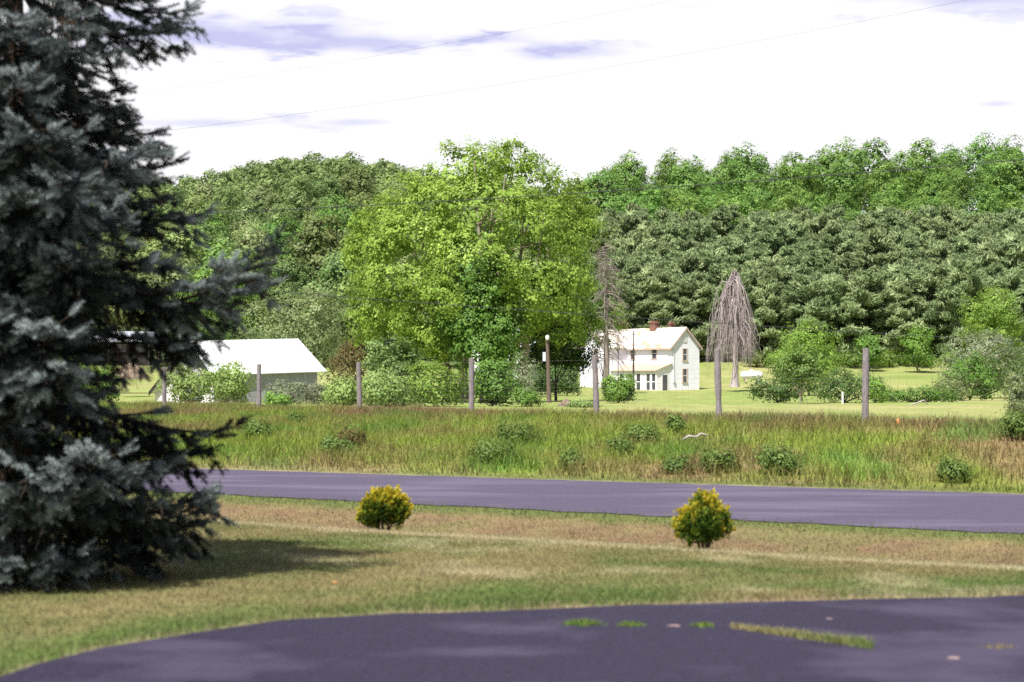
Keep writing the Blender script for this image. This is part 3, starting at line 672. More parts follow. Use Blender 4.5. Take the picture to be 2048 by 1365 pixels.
# golden shrubs on the lawn crest
def golden(label, px, base, top, wpx, seed, lob_def):
    D = 2.1 * F / (base - YH); x = X_at(px, D); z0 = float(h(x, D)); t = empty('golden_shrub', (x, D, z0))
    tag(t, label, 'shrub', 'golden conifers on the lawn')
    Hm = (base - top) / F * D; W = wpx / F * D; r = np.random.default_rng(seed)
    lob = np.array([(a * W, b * W, c * Hm, d * W, d * W, e * Hm) for a, b, c, d, e in lob_def])
    m = 640; idx = r.choice(len(lob), m, p=lob[:, 3] ** 2 / (lob[:, 3] ** 2).sum()); d = nrm(r.normal(size=(m, 3)) + np.array([0, 0, .25]))
    root = lob[idx, :3] + d * lob[idx, 3:] * r.uniform(.30, .74, (m, 1)); ax0 = nrm(d * .7 + np.array([0, 0, .75]) + r.normal(size=(m, 3)) * .18); pl = r.uniform(.08, .16, m) * r.choice([1, 1, 1, 1.35], m); gold_ = r.uniform(.55, 1.1, m)
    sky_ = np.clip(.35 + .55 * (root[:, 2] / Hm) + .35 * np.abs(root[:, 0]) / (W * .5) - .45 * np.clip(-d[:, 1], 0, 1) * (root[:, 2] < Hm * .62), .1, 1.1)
    per = 80; w = r.uniform(0, 1, (m, per)) ** .8
    P = root[:, None] + ax0[:, None] * (w * pl[:, None])[..., None] + r.normal(size=(m, per, 3)) * (.030 * (1.05 - w) + .006)[..., None]
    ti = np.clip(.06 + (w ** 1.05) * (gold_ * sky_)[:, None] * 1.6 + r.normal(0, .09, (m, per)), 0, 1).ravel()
    ax = nrm(np.repeat(ax0, per, 0) * .9 + r.normal(size=(m * per, 3)) * .4); P = P.reshape(-1, 3)
    k = P[:, 2] > .02; P, ax, ti = P[k], ax[k], ti[k]; n = len(P)
    b = nrm(np.cross(ax, r.normal(size=(n, 3)))); s = r.uniform(.022, .045, n)[:, None]
    Vv = np.stack([P - ax * s * .5, P + b * s * .3, P + ax * s * .7, P - b * s * .3], 1).reshape(-1, 3)
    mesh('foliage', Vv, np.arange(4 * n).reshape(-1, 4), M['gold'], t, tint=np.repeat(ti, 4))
    st = []
    for i in range(7):
        a = i * .9; e = np.array([math.cos(a) * W * .28, math.sin(a) * W * .28, Hm * .75]); s0 = np.array([math.cos(a) * .03, math.sin(a) * .03, -.05])
        st.append((np.stack([s0, lerp(s0, e, .45) * np.array([1.2, 1.2, 1]), e]), np.array([.016, .012, .005])))
    mesh('stem', *cat_tubes(st, 5), M['twig'], t, smooth=True)
golden('rounded golden conifer shrub on the lawn nearer the spruce', 768, 1060, 977, 104, 41, [(0, 0, .58, .36, .40), (-.22, .05, .42, .26, .36), (.24, -.05, .45, .24, .38), (.1, -.1, .66, .26, .32), (-.15, -.2, .55, .25, .35), (.2, .2, .5, .25, .35)])
golden('pointed golden conifer shrub on the lawn farther from the spruce', 1408, 1101, 993, 118, 43, [(0, 0, .45, .40, .42), (.0, .0, .72, .22, .27), (-.24, -.05, .40, .24, .32), (.25, -.05, .42, .23, .33), (0, -.22, .4, .25, .36), (.05, .2, .45, .25, .36)])

# ------------------------------------------------------------------ the blue spruce in the foreground
def spruce():
    r = np.random.default_rng(77); D = 17.6; x0 = X_at(30, D); z0 = float(h(x0, D)); t = empty('spruce_tree', (x0, D, z0))
    tag(t, 'large blue spruce with drooping boughs on the lawn', 'tree')
    SY = [-400, -330, -100, 0, 60, 110, 190, 240, 290, 340, 400, 440, 490, 560, 620, 690, 760, 820, 870, 920, 970, 1040, 1090, 1140]
    SX = [60, 95, 290, 380, 365, 290, 225, 300, 315, 290, 320, 370, 420, 410, 310, 220, 180, 210, 370, 340, 370, 370, 320, 250]
    bl = []
    def branch(hz, az, L, droop, lift):
        bl.append((hz, az, L, droop, lift))
    for py in np.arange(-330, 1130, 30.0):
        zt = (YH - py) / F * D - z0
        for k in range(2):
            az = r.uniform(-math.pi, math.pi); ca = math.cos(az)
            lim = (np.interp(py, SY, SX) - 45) / F * D
            L = r.uniform(1.5, 2.2) * (1 if py > 0 else max(.2, .9 + py / 480))
            if ca > 0: L = min(L, lim * r.uniform(.72, .95) / max(ca, .35))
            branch(zt + .18 * L, az, L, r.uniform(.25, .5), r.uniform(.1, .3))
    # boughs whose tips stand out against the sky and the fields
    for px, py, dp, dr, li in ((382, 18, .2, .45, .2), (345, 62, -.3, .5, .15), (318, 262, .1, .40, .2), (300, 300, -.6, .4, .2), (330, 395, .2, .35, .2), (395, 432, .5, .3, .15), (548, 490, -.3, .30, .42), (530, 555, -.1, .35, .30), (470, 525, -.9, .35, .3), (385, 676, -.5, .16, .06),
                               (318, 822, .3, .2, .12), (445, 862, -.2, .40, .12), (390, 905, .4, .5, .1), (318, 928, -.8, .35, .2), (435, 972, -.4, .34, .42), (405, 985, .5, .35, .3), (392, 1045, -.3, .45, .12), (310, 1075, .3, .4, .1), (270, 950, -1.6, .35, .25), (215, 905, -1.9, .35, .3), (330, 1000, -1.3, .4, .2),
                               (150, 480, -1.9, .35, .3), (170, 560, -1.7, .35, .3), (235, 300, -1.2, .35, .3), (215, 420, -1.4, .4, .3), (60, 250, -1.9, .35, .3), (110, 640, -2.0, .35, .3), (60, 930, -2.2, .3, .3), (120, 1000, -2.0, .35, .2), (30, 60, -1.6, .4, .3), (150, 60, -1.2, .4, .3)) + tuple((float(qx + r.uniform(-25, 25)), float(qy + r.uniform(-20, 20)), -float(r.uniform(1.3, 2.1)), .35, .25) for qy in range(20, 1120, 120) for qx in (-45, 45, 135)):
        tip = at(px, py, D + dp); dx = tip[0] - x0; L = math.hypot(dx, dp); az = math.atan2(dp, dx)
        bl.append((tip[2] - z0 + (dr - li) * L, az, L, dr, li))
    S0 = []; SD = []; SL = []; ST = []; wood = []; dead = []
    for hz, az, L, dr, li in bl:
        if hz < .25: hz = .25
        o = np.array([math.cos(az), math.sin(az), 0]); side = np.array([-o[1], o[0], 0])
        f = lambda q: np.array([0, 0, hz]) + o * L * q + np.array([0, 0, 1]) * L * (-dr * 1.6 * q ** 1.25 + (li + dr * .6) * q ** 2.6)
        qs = np.linspace(0, 1, 9); P = np.array([f(q) for q in qs]); P[:, 2] = np.maximum(P[:, 2], .08)
        wood.append((P, np.linspace(.035, .007, 9) * (.6 + .25 * L)))
        bf = r.uniform(.85, 1.05) if r.uniform() < .5 else r.uniform(.2, .55)
        nb = int(L * 12)
        for i in range(nb):
            q = .16 + .82 * (i + r.uniform(0, .8)) / nb; c = f(q); tg = nrm(f(min(q + .03, 1.02)) - f(q - .03))
            sd = 1 if i % 2 else -1
            bL = (.16 + .70 * (1 - q) * min(1, q * 2.2)) * r.uniform(.6, 1.25) * min(1.15, .5 + L * .33)
            hang = r.uniform(.3, 1.3) if r.uniform() < .5 else r.uniform(-.25, .2)
            d = nrm(tg * r.uniform(.5, .9) + side * sd * r.uniform(.35, .9) + np.array([0, 0, -hang]))
            m = max(1, int(bL / .11)); e = c + d * bL - np.array([0, 0, .12 * bL])
            if q < .5 and r.uniform() < .6:                       # bare hanging twigs near the trunk
                for kk in range(2):
                    dn = nrm(d * .5 + np.array([0, 0, -1.0]) + r.normal(0, .2, 3)); dead.append((np.stack([c, c + dn * bL * .6, c + dn * bL * 1.2 + np.array([0, 0, -.1])]), np.array([.007, .005, .003])))
                continue
            wood.append((np.stack([c, e]), np.array([.007, .004])))
            for j in range(m):
                w = (j + 1) / m; p = lerp(c, e, w); s2 = nrm(np.cross(d, [0, 0, 1.0]))
                for sg in (-1, 1):
                    dd = nrm(d * .9 + s2 * sg * r.uniform(.35, .8) + np.array([0, 0, r.uniform(-.35, .3)]))
                    S0.append(p); SD.append(dd); SL.append(r.uniform(.11, .20)); ST.append(np.clip(bf * (.10 + .80 * q * (.25 + .75 * w)) + r.normal(0, .08), 0, 1))  # tint darkens towards the trunk: inner shade put into the needle colour
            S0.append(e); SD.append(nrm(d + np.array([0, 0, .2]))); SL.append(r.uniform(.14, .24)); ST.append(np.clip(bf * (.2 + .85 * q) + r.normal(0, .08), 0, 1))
        for k in range(5):
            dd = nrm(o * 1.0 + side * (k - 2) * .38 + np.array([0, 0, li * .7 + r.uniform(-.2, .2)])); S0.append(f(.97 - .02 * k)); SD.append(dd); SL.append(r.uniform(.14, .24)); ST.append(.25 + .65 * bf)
    S0, SD, SL, ST = map(np.array, (S0, SD, SL, ST)); n = len(S0); per = 88
    print('spruce shoots', n)
    u = np.tile(np.linspace(0.02, 1, per), (n, 1)) + r.uniform(-.02, .02, (n, per)); ph = r.uniform(0, 6.28, (n, per))
    A = nrm(np.cross(SD, r.normal(size=(n, 3)))); Bv = np.cross(SD, A)
    base = S0[:, None] + SD[:, None] * (u * SL[:, None])[..., None]
    rad = np.cos(ph)[..., None] * A[:, None] + np.sin(ph)[..., None] * Bv[:, None]
    nd = nrm(rad * 1.0 + SD[:, None] * (.40 + .7 * (u > .88))[..., None] + np.array([0, 0, .25]))
    ln = (.046 * r.uniform(.75, 1.25, (n, per)))[..., None]
    wv = np.cross(nd, SD[:, None]); wv = nrm(wv) * .0044
    Vv = np.stack([base - wv, base + wv, base + nd * ln], 2).reshape(-1, 3)
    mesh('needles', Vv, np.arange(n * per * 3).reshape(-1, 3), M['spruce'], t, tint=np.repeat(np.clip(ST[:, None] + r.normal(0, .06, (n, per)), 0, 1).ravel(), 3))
    mesh('boughs', *cat_tubes(wood, 4), M['bark'], t, smooth=True)
    mesh('dead_twigs', *cat_tubes(dead, 3), M['twig'], t, smooth=True)
    mesh('trunk', *tube(np.array([[0, 0, -.3], [.03, 0, 2.5], [0, 0, 5], [0, 0, 7.4]]), np.array([.20, .17, .10, .02]), 10), M['bark'], t, smooth=True)
spruce()

# ------------------------------------------------------------------ dead trees
def weeping_dead():
    r = np.random.default_rng(91); D = 203; x0 = X_at(1469, D); z0 = (YH - 769) / F * D; t = empty('weeping_tree', (x0, D, z0))
    tag(t, 'dead weeping tree with silvery drooping branches beside the house', 'tree')
    H = (769 - 540) / F * D; ln = []
    mesh('trunk', *cat_tubes([(np.array([[0, 0, -.3], [.03, 0, .5], [.12, 0, 2], [.05, 0, 4], [-.15, 0, H * .6], [.1, 0, H * .85], [.02, 0, H]]), np.array([.62, .42, .34, .31, .24, .13, .04])), (np.array([[-.1, 0, H * .55], [-.8, -.2, H * .75], [-.9, -.2, H * .93]]), np.array([.17, .11, .03]))], 7), M['deadwood'], t, smooth=True)
    for i in range(115):
        q = .985 - .62 * r.uniform() ** 1.5; lead = r.uniform() < .3 and .6 < q < .92
        s = np.array([-.85 if lead else 0, -.15 if lead else 0, H * q]); a = r.uniform(0, 6.28); o = np.array([math.cos(a), math.sin(a), 0])
        Rr = (.45 + 2.75 * math.sqrt(max(0, 1 - ((q - .42) / .575) ** 2))) * r.uniform(.45, 1.05); fall = H * (q - .22) * r.uniform(.4, 1.0)
        f = lambda w: s + o * Rr * (1 - (1 - w) ** 1.7) * (1 - .12 * w ** 4) + np.array([0, 0, .5 * w * (1 - w) * 2 - fall * w ** 2.3])
        P = np.array([f(w) for w in np.linspace(0, 1, 7)]); P[1:] += r.normal(0, .07, (6, 3)); ln.append((P, np.linspace(.06, .014, 7) * r.uniform(.7, 1.15)))
        for k in range(5):
            w = r.uniform(.2, 1); c = f(w); hl = min(max(c[2] - H * r.uniform(.13, .28), .3), r.uniform(1.2, 7.5)); jx = r.normal(0, .28, 2); sd = o * r.uniform(.1, .5)
            ln.append((np.stack([c, c + sd * .6 + [jx[0] * .4, jx[1] * .4, -hl * .25], c + sd + [jx[0] * .8, jx[1] * .8, -hl * .62], c + sd + [jx[0], jx[1], -hl]]), np.array([.030, .024, .017, .008])))
    mesh('branches', *cat_tubes(ln, 3), M['deadwood'], t, smooth=True)
weeping_dead()
def bare_conifer():
    r = np.random.default_rng(93); D = 190; x0 = X_at(1212, D); z0 = float(h(x0, D)); t = empty('bare_conifer', (x0, D, z0))
    tag(t, 'nearly bare dead conifer with drooping twigs before the white house', 'tree')
    H = (YH - 485) / F * D - z0; ln = []
    mesh('trunk', *tube(np.array([[0, 0, -.3], [.05, 0, H * .3], [-.05, 0, H * .65], [0, 0, H]]), np.array([.36, .29, .17, .03]), 8), M['greytwig'], t, smooth=True)
    for i in range(150):
        q = r.uniform(.22, .98); a = r.uniform(0, 6.28); L = (3.6 * (1 - q) ** .7 + .4) * r.uniform(.6, 1.15); o = np.array([math.cos(a), math.sin(a), 0]); s = np.array([0, 0, H * q]); dr = r.uniform(.25, .8) * (1.3 - q)
        f = lambda w: s + o * L * w + np.array([0, 0, -L * dr * w * w * 1.2 + .1 * L * w])
        ln.append((np.array([f(w) for w in (0, .3, .6, 1)]), np.array([.06, .046, .032, .014])))
        for k in range(5):
            w = r.uniform(.3, 1); c = f(w); e = c + r.normal(0, .25, 3) + o * .3 + np.array([0, 0, -r.uniform(.2, .9)]); ln.append((np.stack([c, lerp(c, e, .5) + [0, 0, .05], e]), np.array([.02, .016, .009])))
    mesh('branches', *cat_tubes(ln, 3), M['greytwig'], t, smooth=True)
bare_conifer()
bush('ivy_growth', 'sparse dark ivy leaves clinging to the bare conifer trunk', 1206, 520, 190.6, 66, 'ivy', leaf=.24, n=75, per=10, cr=.4, seed=881, nl=9, low=.2, cat='ivy', depth=.6)

# ------------------------------------------------------------------ fence along the top of the bank
def fence():
    t = empty('wire_fence', (0, 62, float(h(0, 62)))); tag(t, 'woven wire fence on tall grey wooden posts along the bank top', 'fence')
    off = np.array([0, 62, float(h(0, 62))]); tops = []
    for px, top, D, ln in ((328, 735, 83, -.01), (518, 729, 78, 0), (717, 725, 73, -.03), (943, 717, 67, .0), (1189, 711, 61, -.035), (1434, 700, 56, -.03), (1732, 697, 51, .012), (2095, 690, 46, 0)):
        x = X_at(px, D); zt = (YH - top) / F * D; zb = float(h(x, D)) - .3; hh = zt - zb
        r = np.random.default_rng(px); n = 9; z = np.linspace(0, hh, n)
        P = np.stack([x - off[0] + ln * hh * (z / hh - 1) * -1 * 0 + ln * (z - hh), np.full(n, D - off[1]), zb - off[2] + z], -1)
        rr = .098 * (1 + .06 * r.normal(size=n)) * np.linspace(1.08, .94, n)
        v, f = tube(P, rr, 10); v = np.concatenate([v, [P[-1] + [0, 0, .012]]]); k = len(v) - 1
        cap = np.array([[k - 10 + i, k - 10 + (i + 1) % 10, k] for i in range(10)])
        mesh('post', v, [f, cap], M['post'], t, smooth=False)
        tops.append((x - off[0], D - off[1], zb - off[2] + .3, hh - .3))
    tops.sort(); ln = []
    for a, b in zip(tops[:-1], tops[1:]):
        a0 = np.array(a[:3]); b0 = np.array(b[:3]); L = np.linalg.norm(b0 - a0)
        for z in (.12, .27, .42, .57, .72, .87, 1.02, 1.17, 1.32, 1.47, 1.62, 1.95):
            P = [lerp(a0, b0, q) + [0, 0, z - .02 * math.sin(q * 3.14)] for q in np.linspace(0, 1, 6)]; ln.append((np.array(P), .0020))
        for q in np.arange(.3, L, .3) / L:
            c = lerp(a0, b0, q); ln.append((np.array([c + [0, 0, .12], c + [0, 0, .9], c + [0, 0, 1.62]]), .0015))
    mesh('wire_mesh', *cat_tubes(ln, 3), M['fencewire'], t)
fence()

# overhead lines
for lab, pts, rad in (
    ('uppermost overhead wire fading across the white sky', [(-500, 10), (220, 193), (720, 119), (850, 97), (1060, 58), (1400, -14), (2300, -220)], .0024),
    ('second overhead wire reaching the top right of the sky', [(-500, 340), (380, 262), (600, 231), (1540, 72), (1900, 3), (2500, -120)], .0028),
    ('thick dark cable crossing in front of the hill wood and ridge', [(-500, 455), (380, 433), (740, 413), (1040, 393), (1600, 351), (2048, 318), (2600, 270)], .012),
    ('lower thin cable crossing in front of the house roof', [(-500, 500), (490, 572), (600, 581), (850, 604), (1280, 642), (1700, 671), (2048, 689), (2600, 706)], .009)):
    p = np.array(pts, float); xs = np.linspace(p[0, 0], p[-1, 0], 60)
    if pts[0][1] == 10: p = p[1:]; xs = np.linspace(-500, 2300, 60)
    co = np.polyfit(p[:, 0], p[:, 1], 2); ys = np.polyval(co, xs)
    Dd = 46 - .0015 * (xs - 1024)
    P = np.stack([(xs - 1024) / F * Dd, Dd, (YH - ys) / F * Dd], -1)
    o = mesh('overhead_wire', *tube(P, np.full(60, rad), 6), M['wire'], smooth=True); tag(o, lab, 'wire', 'overhead wires along the road')

# ------------------------------------------------------------------ the white farmhouse
def farmhouse():
    D = 208; cx = X_at(1344, D); z0 = (YH - 782) / F * D
    t = empty('farmhouse', (cx, D, z0), R(125)); tag(t, 'white clapboard farmhouse with cream metal roof and brick chimneys', 'house')
    # local x runs along the long wall (away to the left), local y runs from the gable corner towards ... -b
    # frame: a -> +x, b (right/back along the gable) -> -y
    def wallprism(mb, a0, a1, b0, b1, e, zb=0): mb.box(a0, a1, -b1, -b0, zb, e)
    e = 5.26; rz = 7.32; GB, A1, BW, BP = 4.16, 8.26, 3.05, 2.2
    w = MB()
    # main block: gable-ended body
    def gable_body(mb, axis, a0, a1, b0, b1, zb, e, rz):
        if axis == 'a':
            bm = (b0 + b1) / 2; P0 = [(a0, -b0, zb), (a0, -b1, zb), (a0, -b1, e), (a0, -bm, rz), (a0, -b0, e)]; P1 = [(a1, *p[1:]) for p in P0]
        else:
            am = (a0 + a1) / 2; P0 = [(a0, -b0, zb), (a1, -b0, zb), (a1, -b0, e), (am, -b0, rz), (a0, -b0, e)]; P1 = [(p[0], -b1, p[2]) for p in P0]
        n = 5; mb.add(P0 + P1, [(4, 3, 2, 1, 0), (5, 6, 7, 8, 9)] + [(i, (i + 1) % n, n + (i + 1) % n, n + i) for i in range(n)])
    gable_body(w, 'a', 0, 13.6, 0, GB, -.4, e, rz - .06)
    gable_body(w, 'b', A1, 13.603, -BW, 1.9, .02, e - .003, rz - .09)
    w.build('wall', M['clap'], t)
    p = MB()                                                           # enclosed porch
    def shed_body(mb, a0, a1, b0, b1, zb, zlo, zhi):
        P0 = [(a0, -b0, zb), (a0, -b1, zb), (a0, -b1, zhi), (a0, -b0, zlo)]; P1 = [(a1, *q[1:]) for q in P0]
        mb.add(P0 + P1, [(3, 2, 1, 0), (4, 5, 6, 7)] + [(i, (i + 1) % 4, 4 + (i + 1) % 4, 4 + i) for i in range(4)])
    shed_body(p, .06, A1 - .01, -BP, -.004, -.42, 2.35, 3.10)
    po = p.build('porch', M['white'], t)
    f = MB(); f.box(A1 - .04, 13.65, -.5, BW + .05, -.75, .03); f2 = f
    f.v = [(x, y, z) for x, y, z in f.v]
    f.build('foundation', M['stone'], t)
    # roofs: thick slabs with overhang and standing seams
    def roof_pair(name, axis, a0, a1, b0, b1, e, rz, ov, mat, seams=True, half=(1, 1)):
        mb = MB(); sl = []
        if axis == 'a':
            bm = (b0 + b1) / 2; k = (rz - e) / (bm - b0); oe = .35
            for sgn, on in zip((-1, 1), half):
                if not on: continue
                be = bm + sgn * (bm - b0 + oe); ze = e - k * oe
                A = [(a0 - ov, -bm, rz), (a1 + ov, -bm, rz), (a1 + ov, -be, ze), (a0 - ov, -be, ze)]
                if sgn > 0: A = A[::-1]
                mb.slab(A, (0, 0, .09))
                if seams:
                    for a in np.arange(a0 - ov + .25, a1 + ov, .5):
                        sl.append([(a, -bm, rz + .1), (a, -be, ze + .1)])
        else:
            am = (a0 + a1) / 2; k = (rz - e) / (am - a0); oe = .35
            for sgn in (-1, 1):
                ae = am + sgn * (am - a0 + oe); ze = e - k * oe
                A = [(am, -b0 + ov, rz), (ae, -b0 + ov, ze), (ae, -b1, ze), (am, -b1, rz)]
                if sgn > 0: A = A[::-1]
                mb.slab(A, (0, 0, .09))
                if seams:
                    for b in np.arange(b0 - ov + .25, b1, .5): sl.append([(am, -b, rz + .1), (ae, -b, ze + .1)])
        for s in sl: mb.tube(s, .022, 4)
        return mb.build(name, mat, t)
    rf = roof_pair('roof', 'a', 0, 13.6, 0, GB, e, rz, .17, M['roof'])
    roof_pair('wing_roof', 'b', A1, 13.6, -BW, 2.0, e, rz - .03, .32, M['roof'])
    g = MB()
    for a in np.arange(.3, A1 - .4, .4): g.box(a, a + .12, .06, .12, e - .05, e + .10)   # snow guards
    g.build('snow_guard', M['stone'], t)
    m = MB(); k = .75 / BP
    m.slab([(-.15, .0, 3.14), (A1 - .01, .0, 3.14), (A1 - .01, BP + .3, 2.39 - k * .3), (-.15, BP + .3, 2.39 - k * .3)], (0, 0, .07))
    m.build('porch_roof', M['porchroof'], t)
    # fascia and rake boards in tan
    tr = MB()
    kk = (rz - e) / (GB / 2)
    for sg in (-1, 1):
        b1 = GB / 2 + sg * (GB / 2 + .35); z1 = e - kk * .35
        tr.slab([(-.21, -GB / 2, rz - .20), (-.21, -GB / 2, rz + .0), (-.21, -b1, z1 + .0), (-.21, -b1, z1 - .20)][::sg], (.05, 0, 0))
        tr.box(-.16, .55, -b1 - .06 if sg > 0 else -b1 - .25, -b1 + .25 if sg > 0 else -b1 + .06, z1 - .16, z1 - .01)   # cornice returns
    tr.box(.56, A1 - .4, .28, .36, e - .48, e - .33)
    wm = (A1 + 13.6) / 2; kw = (rz - e) / (13.6 - wm)
    for sg in (-1, 1):
        a1 = wm + sg * (13.6 - wm + .35); z1 = e - kw * .35
        tr.slab([(wm, BW + .36, rz - .24), (wm, BW + .36, rz - .04), (a1, BW + .36, z1 - .04), (a1, BW + .36, z1 - .24)][::-sg], (0, -.05, 0))
    tr.build('trim', M['trim'], t)
    # chimneys
    def chimney(a, b, w_, d_, zb, zt, top=True):
        c = MB(); c.box(a - w_ / 2, a + w_ / 2, -b - d_ / 2, -b + d_ / 2, zb, zt)
        c.box(a - w_ / 2 - .07, a + w_ / 2 + .07, -b - d_ / 2 - .07, -b + d_ / 2 + .07, zt + .002, zt + .16); c.box(a - w_ / 2 + .02, a + w_ / 2 - .02, -b - d_ / 2 + .02, -b + d_ / 2 - .02, zt + .162, zt + .30)
        return c.build('chimney', M['brick'], rf)
    chimney(5.6, 2.0, 1.0, .62, 6.3, 7.95); chimney(3.3, 2.7, .55, .55, 6.0, 7.8); chimney(11.5, 2.0, .9, .7, 6.3, 8.0)
    # windows: frame, sash bars, pane
    def window(side, c, z, w_, hh, off=0, parent=t, name='window', curtain=False):
        fr = MB(); gl = MB(); sa = MB(); tk = .09
        def bx(mb, u0, u1, v0, v1, n0, n1):
            if side == 'gable': mb.box(off - n1, off - n0, -u1, -u0, v0, v1)        # outward is -x
            else: mb.box(u0, u1, off + n0, off + n1, v0, v1)                       # outward is +y
        bx(fr, c - w_/2 - tk, c - w_/2, z - .0, z + hh + tk, .0, .05); bx(fr, c + w_/2, c + w_/2 + tk, z - .0, z + hh + tk, .0, .05)
        bx(fr, c - w_/2, c + w_/2, z + hh, z + hh + tk, .0, .048); bx(fr, c - w_/2 - tk - .04, c + w_/2 + tk + .04, z - .09, z - .002, .0, .09)
        fo = fr.build(name, M['trim'] if name == 'window' else M['white'], parent)
        bx(gl, c - w_/2, c + w_/2, z, z + hh, .004, .012); gl.build('pane', M['glass'], fo)
        bx(sa, c - w_/2, c + w_/2, z + hh * .48, z + hh * .53, .014, .034); bx(sa, c - w_/2, c - w_/2 + .05, z, z + hh * .48, .014, .03); bx(sa, c + w_/2 - .05, c + w_/2, z, z + hh * .48, .014, .03)
        bx(sa, c - w_/2, c - w_/2 + .05, z + hh * .53, z + hh, .014, .03); bx(sa, c + w_/2 - .05, c + w_/2, z + hh * .53, z + hh, .014, .03)
        sa.build('sash', M['white'], fo)
    window('gable', 1.95, 3.55, .62, 1.28); window('gable', 1.95, .98, .62, 1.5)
    window('front', 3.2, 3.75, .85, 1.2, 0); window('front', 7.2, 3.75, .85, 1.2, 0)
    window('front', 10.4, 3.6, .85, 1.25, BW); window('front', 10.4, 1.1, .85, 1.5, BW)
    v = MB(); v.box(-.03, -.002, -2.25, -1.65, 5.62, 6.5)
    for z in np.arange(5.66, 6.46, .1): v.box(-.06, -.032, -2.21, -1.69, z, z + .05)
    v.build('gable_vent', M['white'], t)
    for a, w_, z0_, h_ in ((.62, .72, .1, 1.85), (1.62, .72, .1, 1.85), (3.4, .8, .1, 1.85), (4.9, .9, .75, 1.2), (6.5, .9, .75, 1.2)):
        window('front', a, z0_, w_, h_, BP, po, 'porch_window')
    d = MB(); d.box(.02, .058, .6, 1.5, -.25, 1.95); do = d.build('door', M['white'], po)
    g2 = MB(); g2.box(.006, .018, .70, 1.40, -.05, 1.85); g2.build('pane', M['glass'], do)
    s = MB(); s.box(-1.0, .0, .1, 2.2, -.75, -.22); s.box(-1.4, -1.002, .4, 1.9, -.75, -.42); s.build('step', M['darkboard'], t)
    mt = MB(); mt.box(-.16, -.004, -.36, -.14, .95, 1.35); mt.tube([(-.06, -.25, 1.36), (-.06, -.25, 4.9)], .03, 6); mt.build('electric_meter', M['greytin'], t)
farmhouse()

# thin service pole by the porch
x, D = X_at(1267, 200), 200
t = empty('service_pole', (x, D, float(h(x, D)))); tag(t, 'thin grey pole standing before the house porch', 'pole')
zt = (YH - 662) / F * D - float(h(x, D))
mesh('shaft', *tube(np.array([[0, 0, -.4], [0, 0, zt * .5], [0, 0, zt]]), np.array([.12, .10, .08]), 8), M['post'], t, smooth=True)
mb = MB(); mb.box(-.16, .16, -.05, .05, zt - .5, zt - .35); mb.build('bracket', M['post'], t)
# yard-light pole
x, D = X_at(1096, 128), 128
t = empty('light_pole', (x, D, float(h(x, D)))); tag(t, 'brown wooden yard light pole with white lamp beside the shade tree', 'pole')
zt = (YH - 678) / F * D - float(h(x, D))
mesh('pole', *tube(np.array([[.1, 0, -.4], [.02, 0, zt * .5], [-.05, 0, zt]]), np.array([.17, .15, .12]), 9), M['polewood'], t, smooth=True)
mb = MB(); mb.tube([(-.05, 0, zt - .05), (-.05, -.12, zt + .18), (-.05, -.2, zt + .22)], .035, 6); mb.build('lamp_arm', M['greytin'], t)
an = [(-.05, -.2, zt + .26), (-.05, -.2, zt + .2), (-.05, -.2, zt - .02), (-.05, -.2, zt - .12)]
mesh('lamp', *tube(np.array(an), np.array([.04, .12, .14, .07]), 12), M['white'], t, smooth=True)
mb = MB(); mb.box(-.38, -.16, -.12, .1, zt - 1.6, zt - .95); mb.build('meter_box', M['greytin'], t)

# white outbuilding behind the great tree
def outbuilding():
    D = 222; x = X_at(1010, D); z = float(h(x, D)); t = empty('outbuilding', (x, D, z), R(-12)); tag(t, 'white outbuilding with grey roof half hidden behind the great tree', 'building')
    w = MB(); e, r_ = 5.2, 8.0
    P0 = [(-3.4, -3, -.3), (3.4, -3, -.3), (3.4, -3, e), (0, -3, r_), (-3.4, -3, e)]; P1 = [(p[0], 4, p[2]) for p in P0]
    w.add(P0 + P1, [(0, 1, 2, 3, 4)[::1], (9, 8, 7, 6, 5)] + [(i, 5 + i, 5 + (i + 1) % 5, (i + 1) % 5) for i in range(5)])
    w.build('wall', M['clap'], t)
    m = MB(); k = (r_ - e) / 3.4
    for s in (-1, 1):
        A = [(0, -3.3, r_ + .02), (s * 3.8, -3.3, e - .4 * k + .02), (s * 3.8, 4.3, e - .4 * k + .02), (0, 4.3, r_ + .02)]
        m.slab(A if s > 0 else A[::-1], (0, 0, .1))
    m.build('roof', M['greytin'], t)
    d = MB(); d.box(-.9, .9, -3.06, -3.002, -.2, 2.3); d.build('door', M['barngrey'], t)
    g = MB(); g.box(-.5, .5, -3.05, -3.002, 4.0, 5.2); g.build('window', M['glass'], t)
outbuilding()

